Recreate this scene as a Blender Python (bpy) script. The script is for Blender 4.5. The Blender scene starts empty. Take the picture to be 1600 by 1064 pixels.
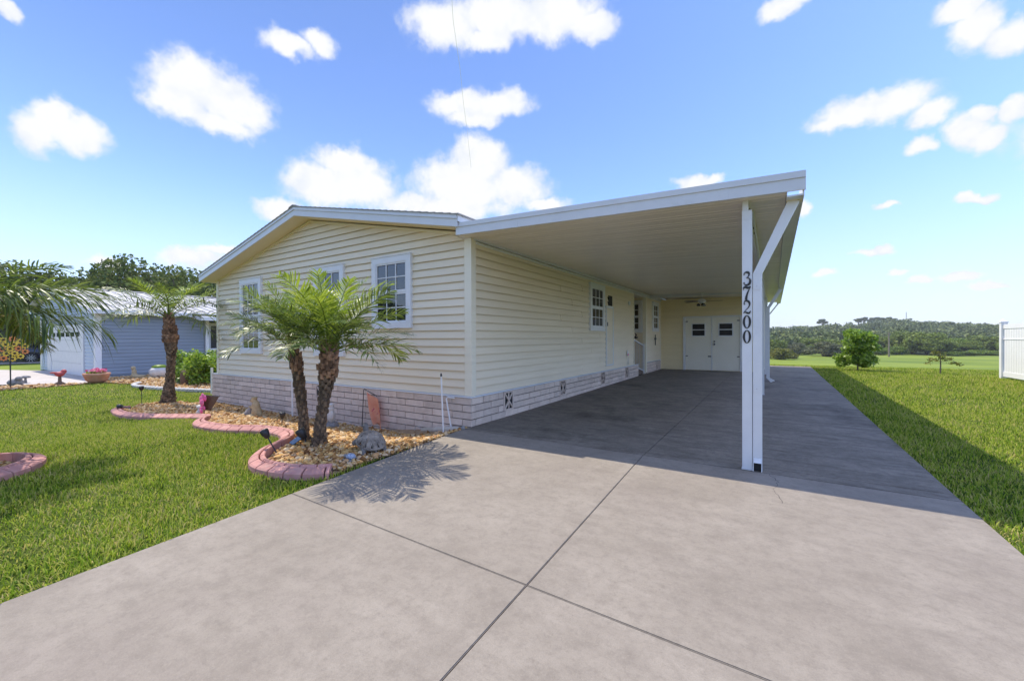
import bpy, bmesh, math, random
import numpy as np
from mathutils import Vector, Matrix, noise as mnoise

random.seed(7); rng = np.random.default_rng(11)
scn = bpy.context.scene
COL = scn.collection
PI = math.pi

# ------------------------------------------------------------------ camera
CAM = Vector((3.743, -4.814, 1.30))
YAW, PITCH, ROLL, FPX = 0.56583, -0.004933, -0.003663, 644.26
def cam_axes():
    fwd = Vector((-math.sin(YAW)*math.cos(PITCH), math.cos(YAW)*math.cos(PITCH), math.sin(PITCH)))
    rt = Vector((math.cos(YAW), math.sin(YAW), 0)); up = rt.cross(fwd)
    return rt*math.cos(ROLL)+up*math.sin(ROLL), up*math.cos(ROLL)-rt*math.sin(ROLL), fwd
cr, cu, cf = cam_axes()
cam = bpy.data.cameras.new('camera'); cam.sensor_width = 36; cam.lens = FPX/1600*36
cam.clip_start = .05; cam.clip_end = 5000
co = bpy.data.objects.new('camera', cam); COL.objects.link(co)
co.matrix_world = Matrix(((cr.x, cu.x, -cf.x, CAM.x), (cr.y, cu.y, -cf.y, CAM.y), (cr.z, cu.z, -cf.z, CAM.z), (0, 0, 0, 1)))
scn.camera = co

# ------------------------------------------------------------------ light, sky, exposure
SUN = Vector((-.64, .085, 1)).normalized()
sl = bpy.data.lights.new('sun', 'SUN'); sl.energy = 3.7; sl.angle = math.radians(.5); sl.color = (1, .925, .80)
so = bpy.data.objects.new('sun', sl); COL.objects.link(so)
so.rotation_euler = SUN.to_track_quat('Z', 'Y').to_euler()
vs = scn.view_settings
vs.view_transform = 'Standard'; vs.look = 'None'; vs.gamma = 1; vs.exposure = .62; scn.cycles.diffuse_bounces = 8; vs.use_curve_mapping = False
CLOUDS = [(-1.223,.456,.072,.046),(-1.157,.439,.069,.051),(-1.242,.421,.049,.03),(-1.178,.402,.059,.023),(-1.418,.321,.036,.034),(-1.38,.334,.046,.032),(-1.401,.35,.025,.023),(-.664,.511,.108,.03),(-.587,.516,.077,.028),(-.657,.484,.069,.021),(-1.0,.325,.079,.05),(-.921,.342,.091,.06),(-.941,.377,.076,.031),(-.695,.352,.108,.066),(-.642,.407,.077,.051),(-.564,.348,.1,.051),(-.65,.333,.093,.041),(-.487,.315,.061,.017),(-.734,.302,.184,.034),(-.717,.642,.107,.043),(-.594,.657,.123,.047),(-.47,.659,.135,.042),(-.38,.638,.074,.027),(-.625,.622,.077,.022),(-1.06,.558,.056,.021),(-1.004,.58,.041,.021),(.122,.395,.065,.028),(.184,.389,.055,.032),(.231,.359,.036,.023),(.094,.386,.038,.015),(.271,.321,.028,.026),(.292,.305,.024,.024),(.32,.335,.021,.019),(.216,.313,.023,.013),(.288,.338,.017,.014),(.281,.462,.033,.031),(.314,.435,.033,.028),(.267,.497,.04,.017),(.018,.589,.05,.018),(-1.452,.47,.016,.014),(-1.225,.156,.061,.021),(-1.339,.131,.033,.013),(-1.18,.174,.043,.012),(-.149,.334,.053,.015),(-.117,.335,.03,.012),(.15,.155,.024,.008),(.171,.158,.017,.01),(.261,.098,.028,.01),(.084,.119,.023,.01),(.278,.219,.023,.008),(.052,.25,.014,.019),(.216,.095,.023,.008),(.292,.082,.026,.007),(-1.074,.265,.049,.028),(.175,.232,.018,.005),(.184,.115,.02,.007)]
# unseen clouds round and overhead, added larger to make the ambient light less blue
for k in range(24):
    a = .5 + k*.19 + random.uniform(-.1, .1); e = random.uniform(.12, 1.25)
    if a > PI: a -= 2*PI
    if e > .75: a = -PI+k*.27+random.uniform(0, .2)
    q = 1/max(.35, math.cos(e)); CLOUDS.append((a, e, random.uniform(.10, .17)*q, random.uniform(.05, .08)))
    CLOUDS.append((a+.08*q, e+.03, random.uniform(.07, .12)*q, random.uniform(.04, .07)))
SKY_STRENGTH = .13
SKY_TINT = (1.15, 1.26, 1.62)
CLOUD_LIT, CLOUD_DIM = (5.0, 5.05, 5.15), (4.2, 4.45, 4.85)
def build_world():
    w = bpy.data.worlds.new('World'); scn.world = w; w.use_nodes = True
    nt = w.node_tree; N = nt.nodes; L = nt.links; N.clear()
    def node(t, **k):
        n = N.new(t)
        for a, b in k.items(): setattr(n, a, b)
        return n
    def mth(op, a, b=None, clamp=False):
        n = node('ShaderNodeMath', operation=op, use_clamp=clamp)
        for i, v in enumerate((a, b)):
            if v is None: continue
            if isinstance(v, (int, float)): n.inputs[i].default_value = v
            else: L.new(v, n.inputs[i])
        return n.outputs[0]
    sky = node('ShaderNodeTexSky', sky_type='NISHITA', sun_disc=False, sun_elevation=math.asin(SUN.z), sun_rotation=math.atan2(-SUN.x, SUN.y), altitude=30, air_density=1.0, dust_density=.6, ozone_density=2.0)
    tc = node('ShaderNodeTexCoord'); g = tc.outputs['Generated']
    sep = node('ShaderNodeSeparateXYZ'); L.new(g, sep.inputs[0])
    az = mth('ARCTAN2', sep.outputs[0], sep.outputs[1]); el = mth('ARCSINE', sep.outputs[2])
    cmb = node('ShaderNodeCombineXYZ'); L.new(az, cmb.inputs[0]); L.new(el, cmb.inputs[1])
    def noise(scale, detail, rough=.55, src=g):
        n = node('ShaderNodeTexNoise'); n.inputs['Scale'].default_value = scale; n.inputs['Detail'].default_value = detail; n.inputs['Roughness'].default_value = rough
        L.new(src, n.inputs['Vector']); return n
    def dist(nz, amp):
        s = node('ShaderNodeVectorMath', operation='SUBTRACT'); L.new(nz.outputs['Color'], s.inputs[0]); s.inputs[1].default_value = (.5, .5, .5)
        m = node('ShaderNodeVectorMath', operation='SCALE'); L.new(s.outputs[0], m.inputs[0]); m.inputs['Scale'].default_value = amp
        return m.outputs[0]
    ad = node('ShaderNodeVectorMath', operation='ADD'); L.new(cmb.outputs[0], ad.inputs[0]); L.new(dist(noise(16, 4, .6), .05), ad.inputs[1])
    fl = node('ShaderNodeVectorMath', operation='MULTIPLY'); L.new(ad.outputs[0], fl.inputs[0]); fl.inputs[1].default_value = (1, 1, 0)
    acc = None
    for (a, e, x, y) in CLOUDS:
        s = node('ShaderNodeVectorMath', operation='SUBTRACT'); L.new(fl.outputs[0], s.inputs[0]); s.inputs[1].default_value = (a, e, 0)
        m = node('ShaderNodeVectorMath', operation='MULTIPLY'); L.new(s.outputs[0], m.inputs[0]); m.inputs[1].default_value = (1/x, 1/y, 0)
        ln = node('ShaderNodeVectorMath', operation='LENGTH'); L.new(m.outputs[0], ln.inputs[0])
        f = mth('SUBTRACT', 1.15, ln.outputs['Value'])
        acc = f if acc is None else mth('SMOOTH_MAX', acc, f)
        if acc is not f: acc.node.inputs[2].default_value = .15
    fine = noise(24, 9, .62)
    d0 = mth('ADD', acc, mth('MULTIPLY', mth('SUBTRACT', fine.outputs['Fac'], .5), 1.1))
    mr = node('ShaderNodeMapRange', interpolation_type='SMOOTHSTEP'); L.new(d0, mr.inputs[0])
    mr.inputs[1].default_value = -.06; mr.inputs[2].default_value = .60
    dens = mr.outputs[0]
    # thin low veil towards the horizon
    veil = node('ShaderNodeMapRange', interpolation_type='SMOOTHSTEP'); L.new(el, veil.inputs[0])
    veil.inputs[1].default_value = .34; veil.inputs[2].default_value = -.02; veil.inputs[3].default_value = 0; veil.inputs[4].default_value = .62
    wis = noise(5, 5, .6); vv = mth('MULTIPLY', veil.outputs[0], mth('ADD', .7, mth('MULTIPLY', wis.outputs['Fac'], .6)), True)
    tint = node('ShaderNodeMix', data_type='RGBA', blend_type='MULTIPLY'); tint.inputs[0].default_value = 1
    L.new(sky.outputs[0], tint.inputs[6]); tint.inputs[7].default_value = (*SKY_TINT, 1)
    m1 = node('ShaderNodeMix', data_type='RGBA'); L.new(vv, m1.inputs[0]); L.new(tint.outputs[2], m1.inputs[6]); m1.inputs[7].default_value = (3.75, 4.15, 5.0, 1)
    body = noise(20, 5, .6)
    sh = node('ShaderNodeMapRange'); L.new(mth('ADD', body.outputs['Fac'], mth('MULTIPLY', acc, .28)), sh.inputs[0]); sh.inputs[1].default_value = .40; sh.inputs[2].default_value = .70
    cc = node('ShaderNodeMix', data_type='RGBA'); L.new(sh.outputs[0], cc.inputs[0]); cc.inputs[6].default_value = (*CLOUD_DIM, 1); cc.inputs[7].default_value = (*CLOUD_LIT, 1)
    m2 = node('ShaderNodeMix', data_type='RGBA'); L.new(dens, m2.inputs[0]); L.new(m1.outputs[2], m2.inputs[6]); L.new(cc.outputs[2], m2.inputs[7])
    bg = node('ShaderNodeBackground'); L.new(m2.outputs[2], bg.inputs[0]); bg.inputs[1].default_value = SKY_STRENGTH
    out = node('ShaderNodeOutputWorld'); L.new(bg.outputs[0], out.inputs[0])
    w.cycles.sampling_method = 'MANUAL'; w.cycles.sample_map_resolution = 512
build_world()

# ------------------------------------------------------------------ helpers
def sst(t):
    t = np.clip(t, 0, 1); return t*t*(3-2*t)
SL = .007
def edge_x(y): return np.where(y < -6, .71, np.where(y < -.36, -.02-.129*(y+.36), -.02))
def H(x, y):
    "height of the ground"
    x = np.asarray(x, float); y = np.asarray(y, float)
    s = edge_x(y)-x; sp = np.maximum(s, 0)
    g = .05+.95*sst((y+2.0)/1.9)
    zl = -.29*(1-np.exp(-sp/.8))*(g+(1-g)*sst((sp-3)/5)) + .06*np.exp(-((x+1.1)**2/1.5+(y+1.8)**2/.5)) + np.where(y > 0, SL*np.clip(y, 0, 16)*sst(1-sp*2), 0)
    z = np.where(s > 0, zl, SL*np.clip(y, 0, 16))
    z = z-.054*(np.clip(y, 16, 100)-16)*sst((x+15)/15)
    return z
def Hs(x, y): return float(H(x, y))

ORG = {}
def props(o, label=None, cat=None, group=None, kind=None):
    if label: o['label'] = label
    if cat: o['category'] = cat
    if group: o['group'] = group
    if kind: o['kind'] = kind
    return o
def thing(name, label, cat, loc=(0, 0, 0), group=None):
    o = bpy.data.objects.new(name, None); COL.objects.link(o); o.location = loc; o.empty_display_size = .1
    ORG[o] = Vector(loc); return props(o, label, cat, group)
def link(name, me, parent=None, loc=None):
    "loc is a world location"
    o = bpy.data.objects.new(name, me); COL.objects.link(o)
    if parent is not None:
        o.parent = parent; l = Vector(loc) if loc is not None else ORG[parent]
        o.location = l-ORG[parent]; ORG[o] = l
    else:
        l = Vector(loc) if loc is not None else Vector((0, 0, 0)); o.location = l; ORG[o] = l
    return o
def copy_tree(o, parent=None):
    c = o.copy(); COL.objects.link(c)
    if parent is not None: c.parent = parent
    for ch in list(o.children): copy_tree(ch, c)
    return c

class MB:
    def __init__(s): s.v = []; s.f = []
    def add(s, vs, fs):
        b = len(s.v); s.v += [tuple(p) for p in vs]; s.f += [tuple(i+b for i in f) for f in fs]; return s
    def hexa(s, p):   # p: 4 bottom ccw, 4 top ccw
        return s.add(p, [(3, 2, 1, 0), (4, 5, 6, 7), (0, 1, 5, 4), (1, 2, 6, 5), (2, 3, 7, 6), (3, 0, 4, 7)])
    def box(s, x0, x1, y0, y1, z0, z1):
        if x0 > x1: x0, x1 = x1, x0
        if y0 > y1: y0, y1 = y1, y0
        if z0 > z1: z0, z1 = z1, z0
        return s.hexa([(x0, y0, z0), (x1, y0, z0), (x1, y1, z0), (x0, y1, z0), (x0, y0, z1), (x1, y0, z1), (x1, y1, z1), (x0, y1, z1)])
    def bar(s, a, b, w, d, up=(0, 0, 1)):
        a = Vector(a); b = Vector(b); t = (b-a).normalized(); u = Vector(up)
        sx = t.cross(u)
        if sx.length < 1e-4: sx = t.cross(Vector((1, 0, 0)))
        sx.normalize(); sy = sx.cross(t).normalized(); sx = sx*(w/2); sy = sy*(d/2)
        return s.hexa([a-sx-sy, a+sx-sy, a+sx+sy, a-sx+sy, b-sx-sy, b+sx-sy, b+sx+sy, b-sx+sy])
    def tube(s, pts, r, n=8, cap=True):
        pts = [Vector(p) for p in pts]; rs = r if isinstance(r, (list, tuple)) else [r]*len(pts)
        prev = None; rings = []
        for i, p in enumerate(pts):
            t = (pts[min(i+1, len(pts)-1)]-pts[max(i-1, 0)]).normalized()
            if prev is None: u = t.cross(Vector((0, 0, 1)) if abs(t.z) < .9 else Vector((1, 0, 0))).normalized()
            else: u = (prev-t*prev.dot(t)).normalized()
            prev = u; w = t.cross(u)
            rings.append([p+(u*math.cos(2*PI*k/n)+w*math.sin(2*PI*k/n))*rs[i] for k in range(n)])
        vs = [q for R in rings for q in R]; fs = []
        for i in range(len(pts)-1):
            for k in range(n): fs.append((i*n+k, i*n+(k+1) % n, (i+1)*n+(k+1) % n, (i+1)*n+k))
        if cap: fs += [tuple(range(n-1, -1, -1)), tuple((len(pts)-1)*n+k for k in range(n))]
        return s.add(vs, fs)
    def lathe(s, prof, c=(0, 0, 0), n=16):
        vs = []; fs = []
        for (r, z) in prof:
            for k in range(n): vs.append((c[0]+r*math.cos(2*PI*k/n), c[1]+r*math.sin(2*PI*k/n), c[2]+z))
        for i in range(len(prof)-1):
            for k in range(n): fs.append((i*n+k, i*n+(k+1) % n, (i+1)*n+(k+1) % n, (i+1)*n+k))
        fs += [tuple(range(n-1, -1, -1)), tuple((len(prof)-1)*n+k for k in range(n))]
        return s.add(vs, fs)
    def ell(s, c, r, n=10, m=7, rot=None):
        vs = []; fs = []
        for i in range(m+1):
            th = PI*i/m
            for k in range(n):
                p = Vector((r[0]*math.sin(th)*math.cos(2*PI*k/n), r[1]*math.sin(th)*math.sin(2*PI*k/n), r[2]*math.cos(th)))
                if rot is not None: p = rot @ p
                vs.append(p+Vector(c))
        for i in range(m):
            for k in range(n): fs.append((i*n+k, (i+1)*n+k, (i+1)*n+(k+1) % n, i*n+(k+1) % n))
        return s.add(vs, fs)
    def prism(s, poly, f):   # poly list of 2-D points, f(p, side) -> 3-D
        n = len(poly); vs = [f(p, 0) for p in poly]+[f(p, 1) for p in poly]
        fs = [tuple(range(n-1, -1, -1)), tuple(range(n, 2*n))]+[(i, (i+1) % n, n+(i+1) % n, n+i) for i in range(n)]
        return s.add(vs, fs)
    def mesh(s, name, mat, smooth=False, origin=(0, 0, 0), fix=True):
        me = bpy.data.meshes.new(name); o = Vector(origin)
        me.from_pydata([tuple(Vector(p)-o) for p in s.v], [], s.f)
        if fix:
            bm = bmesh.new(); bm.from_mesh(me); bmesh.ops.recalc_face_normals(bm, faces=bm.faces); bm.to_mesh(me); bm.free()
        me.materials.append(mat)
        if smooth: me.polygons.foreach_set('use_smooth', [True]*len(me.polygons))
        return me
    def build(s, name, mat, parent=None, smooth=False, loc=None, **k):
        o0 = ORG[parent] if parent is not None else Vector(loc or (0, 0, 0))
        ob = link(name, s.mesh(name, mat, smooth, o0), parent, None if parent is not None else o0)
        return props(ob, **k)

def tri_mesh(name, V, T, mat, smooth=False):
    "fast mesh from numpy arrays of vertices and triangles"
    me = bpy.data.meshes.new(name); V = np.asarray(V, np.float32); T = np.asarray(T, np.int32)
    me.vertices.add(len(V)); me.vertices.foreach_set('co', V.ravel())
    me.loops.add(T.size); me.loops.foreach_set('vertex_index', T.ravel())
    me.polygons.add(len(T)); me.polygons.foreach_set('loop_start', np.arange(0, T.size, 3, dtype=np.int32))
    try: me.polygons.foreach_set('loop_total', np.full(len(T), 3, np.int32))
    except Exception: pass
    if smooth: me.polygons.foreach_set('use_smooth', np.ones(len(T), bool))
    me.update(calc_edges=True); me.validate(); me.materials.append(mat); return me

def dutch(fr, m, u0, u1, zb, zt, out=.034):
    "dutch-lap course: flat lower face, coved back towards the top"
    zc = zb+(zt-zb)*.62; prof = [(-.004, zb), (out, zb), (out, zc), (out*.45, zc+(zt-zc)*.35), (.004, zt), (-.004, zt)]
    m.add([fr.P(u, z, n) for u in (u0, u1) for n, z in prof], [(1, 2, 8, 7), (2, 3, 9, 8), (3, 4, 10, 9), (4, 5, 11, 10), (0, 1, 7, 6), (5, 0, 6, 11), (0, 5, 4, 3, 2, 1), (6, 7, 8, 9, 10, 11)])
class Fr:
    "wall frame: u along the wall, z up, n out of the wall"
    def __init__(s, o, u, n): s.o = Vector(o); s.u = Vector(u); s.n = Vector(n)
    def P(s, u, z, n): return s.o+s.u*u+s.n*n+Vector((0, 0, z))
    def box(s, m, u0, u1, z0, z1, n0, n1):
        return m.hexa([s.P(u0, z0, n0), s.P(u1, z0, n0), s.P(u1, z0, n1), s.P(u0, z0, n1), s.P(u0, z1, n0), s.P(u1, z1, n0), s.P(u1, z1, n1), s.P(u0, z1, n1)])
    def plank(s, m, b0, b1, t0, t1, zb, zt, out=.031, top=.002):
        # a vinyl course: hollow behind its face and open along the bottom lip
        lip = .006
        p = [s.P(b0, zb, -.004), s.P(b1, zb, -.004), s.P(b1, zb, out), s.P(b0, zb, out), s.P(t0, zt, -.004), s.P(t1, zt, -.004), s.P(t1, zt, top), s.P(t0, zt, top), s.P(b0, zb, out-lip), s.P(b1, zb, out-lip)]
        return m.add(p, [(4, 5, 6, 7), (0, 4, 5, 1), (2, 3, 7, 6), (3, 2, 9, 8), (1, 5, 6, 2, 9), (0, 8, 3, 7, 4)])

# ------------------------------------------------------------------ materials
def mat(name, c1, c2=None, scale=4, rough=.6, bump=0, bscale=None, metal=0, spec=.5, rnd=0, detail=5, stretch=None, isl=0, trans=0, c3=None, s3=.6, c3lo=.5, c3hi=.7, ior=None, bdist=.01):
    m = bpy.data.materials.new(name); m.use_nodes = True; nt = m.node_tree; N = nt.nodes; L = nt.links
    b = N['Principled BSDF']; b.inputs['Roughness'].default_value = rough; b.inputs['Metallic'].default_value = metal
    b.inputs['Specular IOR Level'].default_value = spec
    if ior: b.inputs['IOR'].default_value = ior
    geo = N.new('ShaderNodeNewGeometry'); vec = geo.outputs['Position']
    if stretch:
        mp = N.new('ShaderNodeMapping'); mp.inputs['Scale'].default_value = stretch; L.new(vec, mp.inputs[0]); vec = mp.outputs[0]
    col = None
    if c2 is not None:
        nz = N.new('ShaderNodeTexNoise'); nz.inputs['Scale'].default_value = scale; nz.inputs['Detail'].default_value = detail; nz.inputs['Roughness'].default_value = .6; L.new(vec, nz.inputs['Vector'])
        rp = N.new('ShaderNodeValToRGB'); rp.color_ramp.elements[0].position = .3; rp.color_ramp.elements[1].position = .7
        rp.color_ramp.elements[0].color = (*c1, 1); rp.color_ramp.elements[1].color = (*c2, 1); L.new(nz.outputs['Fac'], rp.inputs[0]); col = rp.outputs[0]
    def mixc(fac, a, c, mode='MIX'):
        x = N.new('ShaderNodeMix'); x.data_type = 'RGBA'; x.blend_type = mode
        if isinstance(fac, float): x.inputs[0].default_value = fac
        else: L.new(fac, x.inputs[0])
        for i, q in ((6, a), (7, c)):
            if isinstance(q, tuple): x.inputs[i].default_value = (*q, 1)
            else: L.new(q, x.inputs[i])
        return x.outputs[2]
    if col is None: col = mixc(0.0, c1, c1)
    if c3 is not None:
        n3 = N.new('ShaderNodeTexNoise'); n3.inputs['Scale'].default_value = s3; n3.inputs['Detail'].default_value = 6; n3.inputs['Roughness'].default_value = .65; L.new(vec, n3.inputs['Vector'])
        r3 = N.new('ShaderNodeMapRange'); r3.inputs[1].default_value = c3lo; r3.inputs[2].default_value = c3hi; L.new(n3.outputs['Fac'], r3.inputs[0])
        col = mixc(r3.outputs[0], col, c3)
    if rnd or isl:
        src = geo.outputs['Random Per Island']
        if rnd:
            oi = N.new('ShaderNodeObjectInfo'); src = oi.outputs['Random']
        a = rnd or isl
        mr = N.new('ShaderNodeMapRange'); mr.inputs[3].default_value = 1-a; mr.inputs[4].default_value = 1+a; L.new(src, mr.inputs[0])
        hs = N.new('ShaderNodeHueSaturation'); L.new(mr.outputs[0], hs.inputs['Value']); L.new(col, hs.inputs['Color']); col = hs.outputs[0]
    L.new(col, b.inputs['Base Color'])
    if bump:
        n2 = N.new('ShaderNodeTexNoise'); n2.inputs['Scale'].default_value = bscale or scale*6; n2.inputs['Detail'].default_value = 6; L.new(vec, n2.inputs['Vector'])
        bp = N.new('ShaderNodeBump'); bp.inputs['Strength'].default_value = bump; bp.inputs['Distance'].default_value = bdist; L.new(n2.outputs['Fac'], bp.inputs['Height']); L.new(bp.outputs[0], b.inputs['Normal'])
    if trans:
        tr = N.new('ShaderNodeBsdfTranslucent'); L.new(col, tr.inputs[0])
        mx = N.new('ShaderNodeMixShader'); mx.inputs[0].default_value = trans; L.new(b.outputs[0], mx.inputs[1]); L.new(tr.outputs[0], mx.inputs[2]); L.new(mx.outputs[0], N['Material Output'].inputs[0])
    return m
def ramp_mat(name, cols, rough=.6, trans=.3, spec=.15, nscale=.6, namp=.35):
    "leaf-like material: each small leaf picks its colour from a ramp, clumps drift by a slow noise"
    m = bpy.data.materials.new(name); m.use_nodes = True; nt = m.node_tree; N = nt.nodes; L = nt.links
    b = N['Principled BSDF']; b.inputs['Roughness'].default_value = rough; b.inputs['Specular IOR Level'].default_value = spec
    geo = N.new('ShaderNodeNewGeometry')
    nz = N.new('ShaderNodeTexNoise'); nz.inputs['Scale'].default_value = nscale; nz.inputs['Detail'].default_value = 3; L.new(geo.outputs['Position'], nz.inputs['Vector'])
    a = N.new('ShaderNodeMath'); a.operation = 'MULTIPLY_ADD'; L.new(nz.outputs['Fac'], a.inputs[0]); a.inputs[1].default_value = namp*2; a.inputs[2].default_value = -namp
    s = N.new('ShaderNodeMath'); s.operation = 'ADD'; L.new(a.outputs[0], s.inputs[0]); L.new(geo.outputs['Random Per Island'], s.inputs[1])
    rp = N.new('ShaderNodeValToRGB'); e = rp.color_ramp.elements; e.remove(e[1]); e[0].position = 0
    for i, c in enumerate(cols):
        p = i/(len(cols)-1)
        q = e[0] if i == 0 else e.new(p*.998); q.color = (*c, 1)
    L.new(s.outputs[0], rp.inputs[0]); L.new(rp.outputs[0], b.inputs['Base Color'])
    tr = N.new('ShaderNodeBsdfTranslucent'); L.new(rp.outputs[0], tr.inputs[0])
    mx = N.new('ShaderNodeMixShader'); mx.inputs[0].default_value = trans; L.new(b.outputs[0], mx.inputs[1]); L.new(tr.outputs[0], mx.inputs[2]); L.new(mx.outputs[0], N['Material Output'].inputs[0])
    return m

M = {}
M['siding'] = mat('cream_siding', (.80, .68, .485), (.85, .73, .535), 2.5, .5, .06, 60, rnd=.025, stretch=(.4, .4, 3))
M['siding_gold'] = mat('yellow_siding', (.80, .67, .40), (.85, .72, .45), 2.5, .5, .06, 60, rnd=.03, stretch=(.4, .4, 3))
M['cream'] = mat('cream_trim', (.82, .74, .56), (.86, .79, .62), 3, .5)
M['soffit'] = mat('cream_soffit', (.78, .68, .46), (.82, .72, .51), 3, .55)
M['white'] = mat('white_paint', (.70, .70, .70), (.77, .77, .76), 5, .4, .03, 80)
M['fascia'] = mat('white_aluminium', (.64, .645, .65), (.70, .70, .70), 3, .35, .03, 30, c3=(.55, .54, .51), s3=2.5, c3lo=.58, c3hi=.85)
M['ceil'] = mat('carport_ceiling_paint', (.80, .72, .59), (.86, .78, .66), 1.5, .3, .05, 9, c3=(.66, .58, .46), s3=1.1, c3lo=.52, c3hi=.85, stretch=(.6, 3, 1), rnd=.03)
M['glass'] = mat('window_glass', (.012, .016, .02), rough=.02, spec=.5, ior=1.9)
M['shedglass'] = mat('screened_glass', (.014, .014, .014), rough=.25, spec=.25)
M['brick'] = mat('pale_brick', (.60, .475, .39), (.73, .60, .50), 9, .8, .4, 90, rnd=.13, bdist=.004)
M['mortar'] = mat('dark_mortar', (.06, .05, .043), (.10, .085, .075), 20, .9)
M['cap'] = mat('skirting_cap_metal', (.72, .73, .75), rough=.35)
M['dark'] = mat('dark_void', (.015, .014, .013), rough=.8)
M['black'] = mat('black_plastic', (.018, .018, .02), (.03, .03, .032), 30, .45)
M['number'] = mat('black_number_paint', (.012, .012, .013), rough=.4)
M['shingle'] = mat('grey_shingle', (.30, .28, .26), (.42, .40, .37), 14, .9, .5, 120)
M['door'] = mat('cream_door_paint', (.82, .77, .63), (.86, .81, .68), 2, .45, .05, 12)
M['pole'] = mat('white_fibreglass', (.78, .76, .72), (.82, .8, .77), 8, .5)
M['timber'] = mat('old_pvc_pipe', (.50, .42, .33), (.62, .56, .48), 6, .7, .2, 40)
M['kerb'] = mat('red_kerb', (.43, .19, .165), (.54, .275, .235), 7, .85, .4, 70, rnd=.14, c3=(.48, .31, .26), s3=4, c3lo=.55, c3hi=.8, bdist=.004)
M['bark'] = mat('grey_bark', (.09, .07, .055), (.19, .16, .13), 9, .95, .8, 30)
M['palmtrunk'] = mat('palm_trunk', (.055, .036, .024), (.15, .10, .065), 24, .95, .8, 60)
M['stub'] = mat('palm_leaf_base', (.06, .038, .022), (.26, .17, .10), 22, .9, .5, 90, isl=.6)
M['stubtop'] = mat('palm_leaf_base_rusty', (.13, .065, .035), (.36, .205, .115), 22, .9, .5, 90, isl=.55)
M['rachis'] = mat('frond_stem', (.22, .27, .07), (.30, .30, .10), 10, .5)
M['frond'] = ramp_mat('palm_frond', [(.045, .075, .018), (.10, .15, .026), (.18, .245, .038), (.28, .34, .07)], .4, .35, .45, 2.2, .28)
M['frond_new'] = ramp_mat('palm_frond_young', [(.13, .19, .02), (.23, .32, .03), (.34, .43, .045), (.46, .52, .08)], .4, .4, .45, 3, .25)
M['frond_old'] = ramp_mat('palm_frond_yellowing', [(.10, .12, .02), (.19, .19, .03), (.28, .25, .05), (.36, .30, .09)], .5, .35, .4, 3, .25)
M['grass'] = ramp_mat('lawn_blade', [(.045, .095, .010), (.14, .245, .015), (.27, .39, .024), (.39, .47, .042), (.49, .50, .09), (.58, .47, .19)], .6, .4, .15, 1.7, .30)
M['stone'] = ramp_mat('tan_gravel', [(.14, .06, .022), (.38, .19, .06), (.54, .315, .11), (.58, .39, .165), (.68, .53, .34), (.46, .225, .075)], .8, 0, .2, 5, .12)
M['oak'] = ramp_mat('oak_leaf', [(.045, .07, .02), (.09, .13, .032), (.15, .19, .045), (.23, .26, .075)], .65, .25, .1, .5, .35)
M['belt'] = ramp_mat('belt_leaf', [(.06, .09, .022), (.12, .17, .034), (.20, .26, .05), (.29, .34, .08)], .6, .3, .15, .25, .4)
M['green2'] = ramp_mat('bright_leaf', [(.07, .115, .018), (.12, .19, .028), (.19, .27, .04), (.27, .34, .07)], .6, .3, .1, .6, .3)
M['hedge'] = ramp_mat('hedge_leaf', [(.07, .14, .016), (.17, .29, .026), (.28, .42, .04), (.40, .52, .08)], .4, .45, .5, 3, .25)
M['grey_leaf'] = ramp_mat('grey_green_leaf', [(.075, .09, .05), (.12, .135, .07), (.17, .18, .10), (.22, .225, .13)], .7, .2, .1, .6, .3)
M['yellow_leaf'] = ramp_mat('yellow_green_leaf', [(.08, .10, .014), (.15, .17, .02), (.23, .23, .03), (.30, .28, .06)], .5, .35, .4, .8, .3)
M['blue'] = mat('blue_siding', (.235, .275, .325), (.265, .31, .365), 2, .5, rnd=.03, stretch=(.4, .4, 3))
M['blue_front_lit'] = mat('blue_siding_lit_front', (.46, .53, .60), (.50, .57, .64), 2, .5)  # lighter copy of the blue siding: brighter light on the front is painted in
M['metal_roof'] = mat('white_metal_roof', (.34, .34, .36), (.40, .40, .42), 2, .55, c3=(.27, .27, .29), s3=1.2, c3lo=.5, c3hi=.8)
M['green_house'] = mat('green_siding', (.16, .20, .13), (.19, .23, .15), 2, .6)
M['car'] = mat('dark_blue_car_paint', (.012, .018, .04), rough=.2, metal=.4, spec=.7)
M['tyre'] = mat('tyre_rubber', (.02, .02, .02), (.03, .03, .03), 20, .85)
M['alloy'] = mat('alloy_wheel', (.6, .6, .62), rough=.3, metal=.7)
M['terra'] = mat('terracotta', (.50, .23, .13), (.62, .33, .21), 7, .85, .3, 40)
M['pink'] = ramp_mat('pink_petal', [(.55, .06, .18), (.75, .16, .30), (.8, .35, .45), (.6, .1, .25)], .5, .3, .3, 6, .2)
M['hibiscus'] = mat('pink_fabric', (.72, .06, .24), (.85, .22, .40), 18, .6)
M['yellow'] = mat('yellow_petal', (.75, .48, .03), (.85, .62, .08), 14, .5)
M['orange'] = mat('orange_petal', (.72, .22, .05), (.8, .3, .08), 14, .5)
M['brownflower'] = mat('brown_centre', (.05, .025, .015), (.09, .04, .02), 14, .8)
M['statue'] = mat('tan_cast_stone', (.36, .26, .13), (.52, .41, .24), 14, .85, .5, 60, bdist=.006)
M['greystone'] = mat('grey_cast_stone', (.16, .15, .14), (.33, .31, .29), 16, .9, .6, 70, bdist=.006)
M['turtle'] = mat('weathered_stone_shell', (.12, .095, .075), (.37, .31, .25), 12, .85, .6, 60, isl=.3, bdist=.005)
M['turtleskin'] = mat('dark_stone_skin', (.10, .09, .085), (.22, .20, .18), 30, .85, .5, 60)
M['lightstone'] = mat('pale_stone', (.52, .49, .44), (.66, .63, .58), 9, .85, .4, 40)
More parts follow.
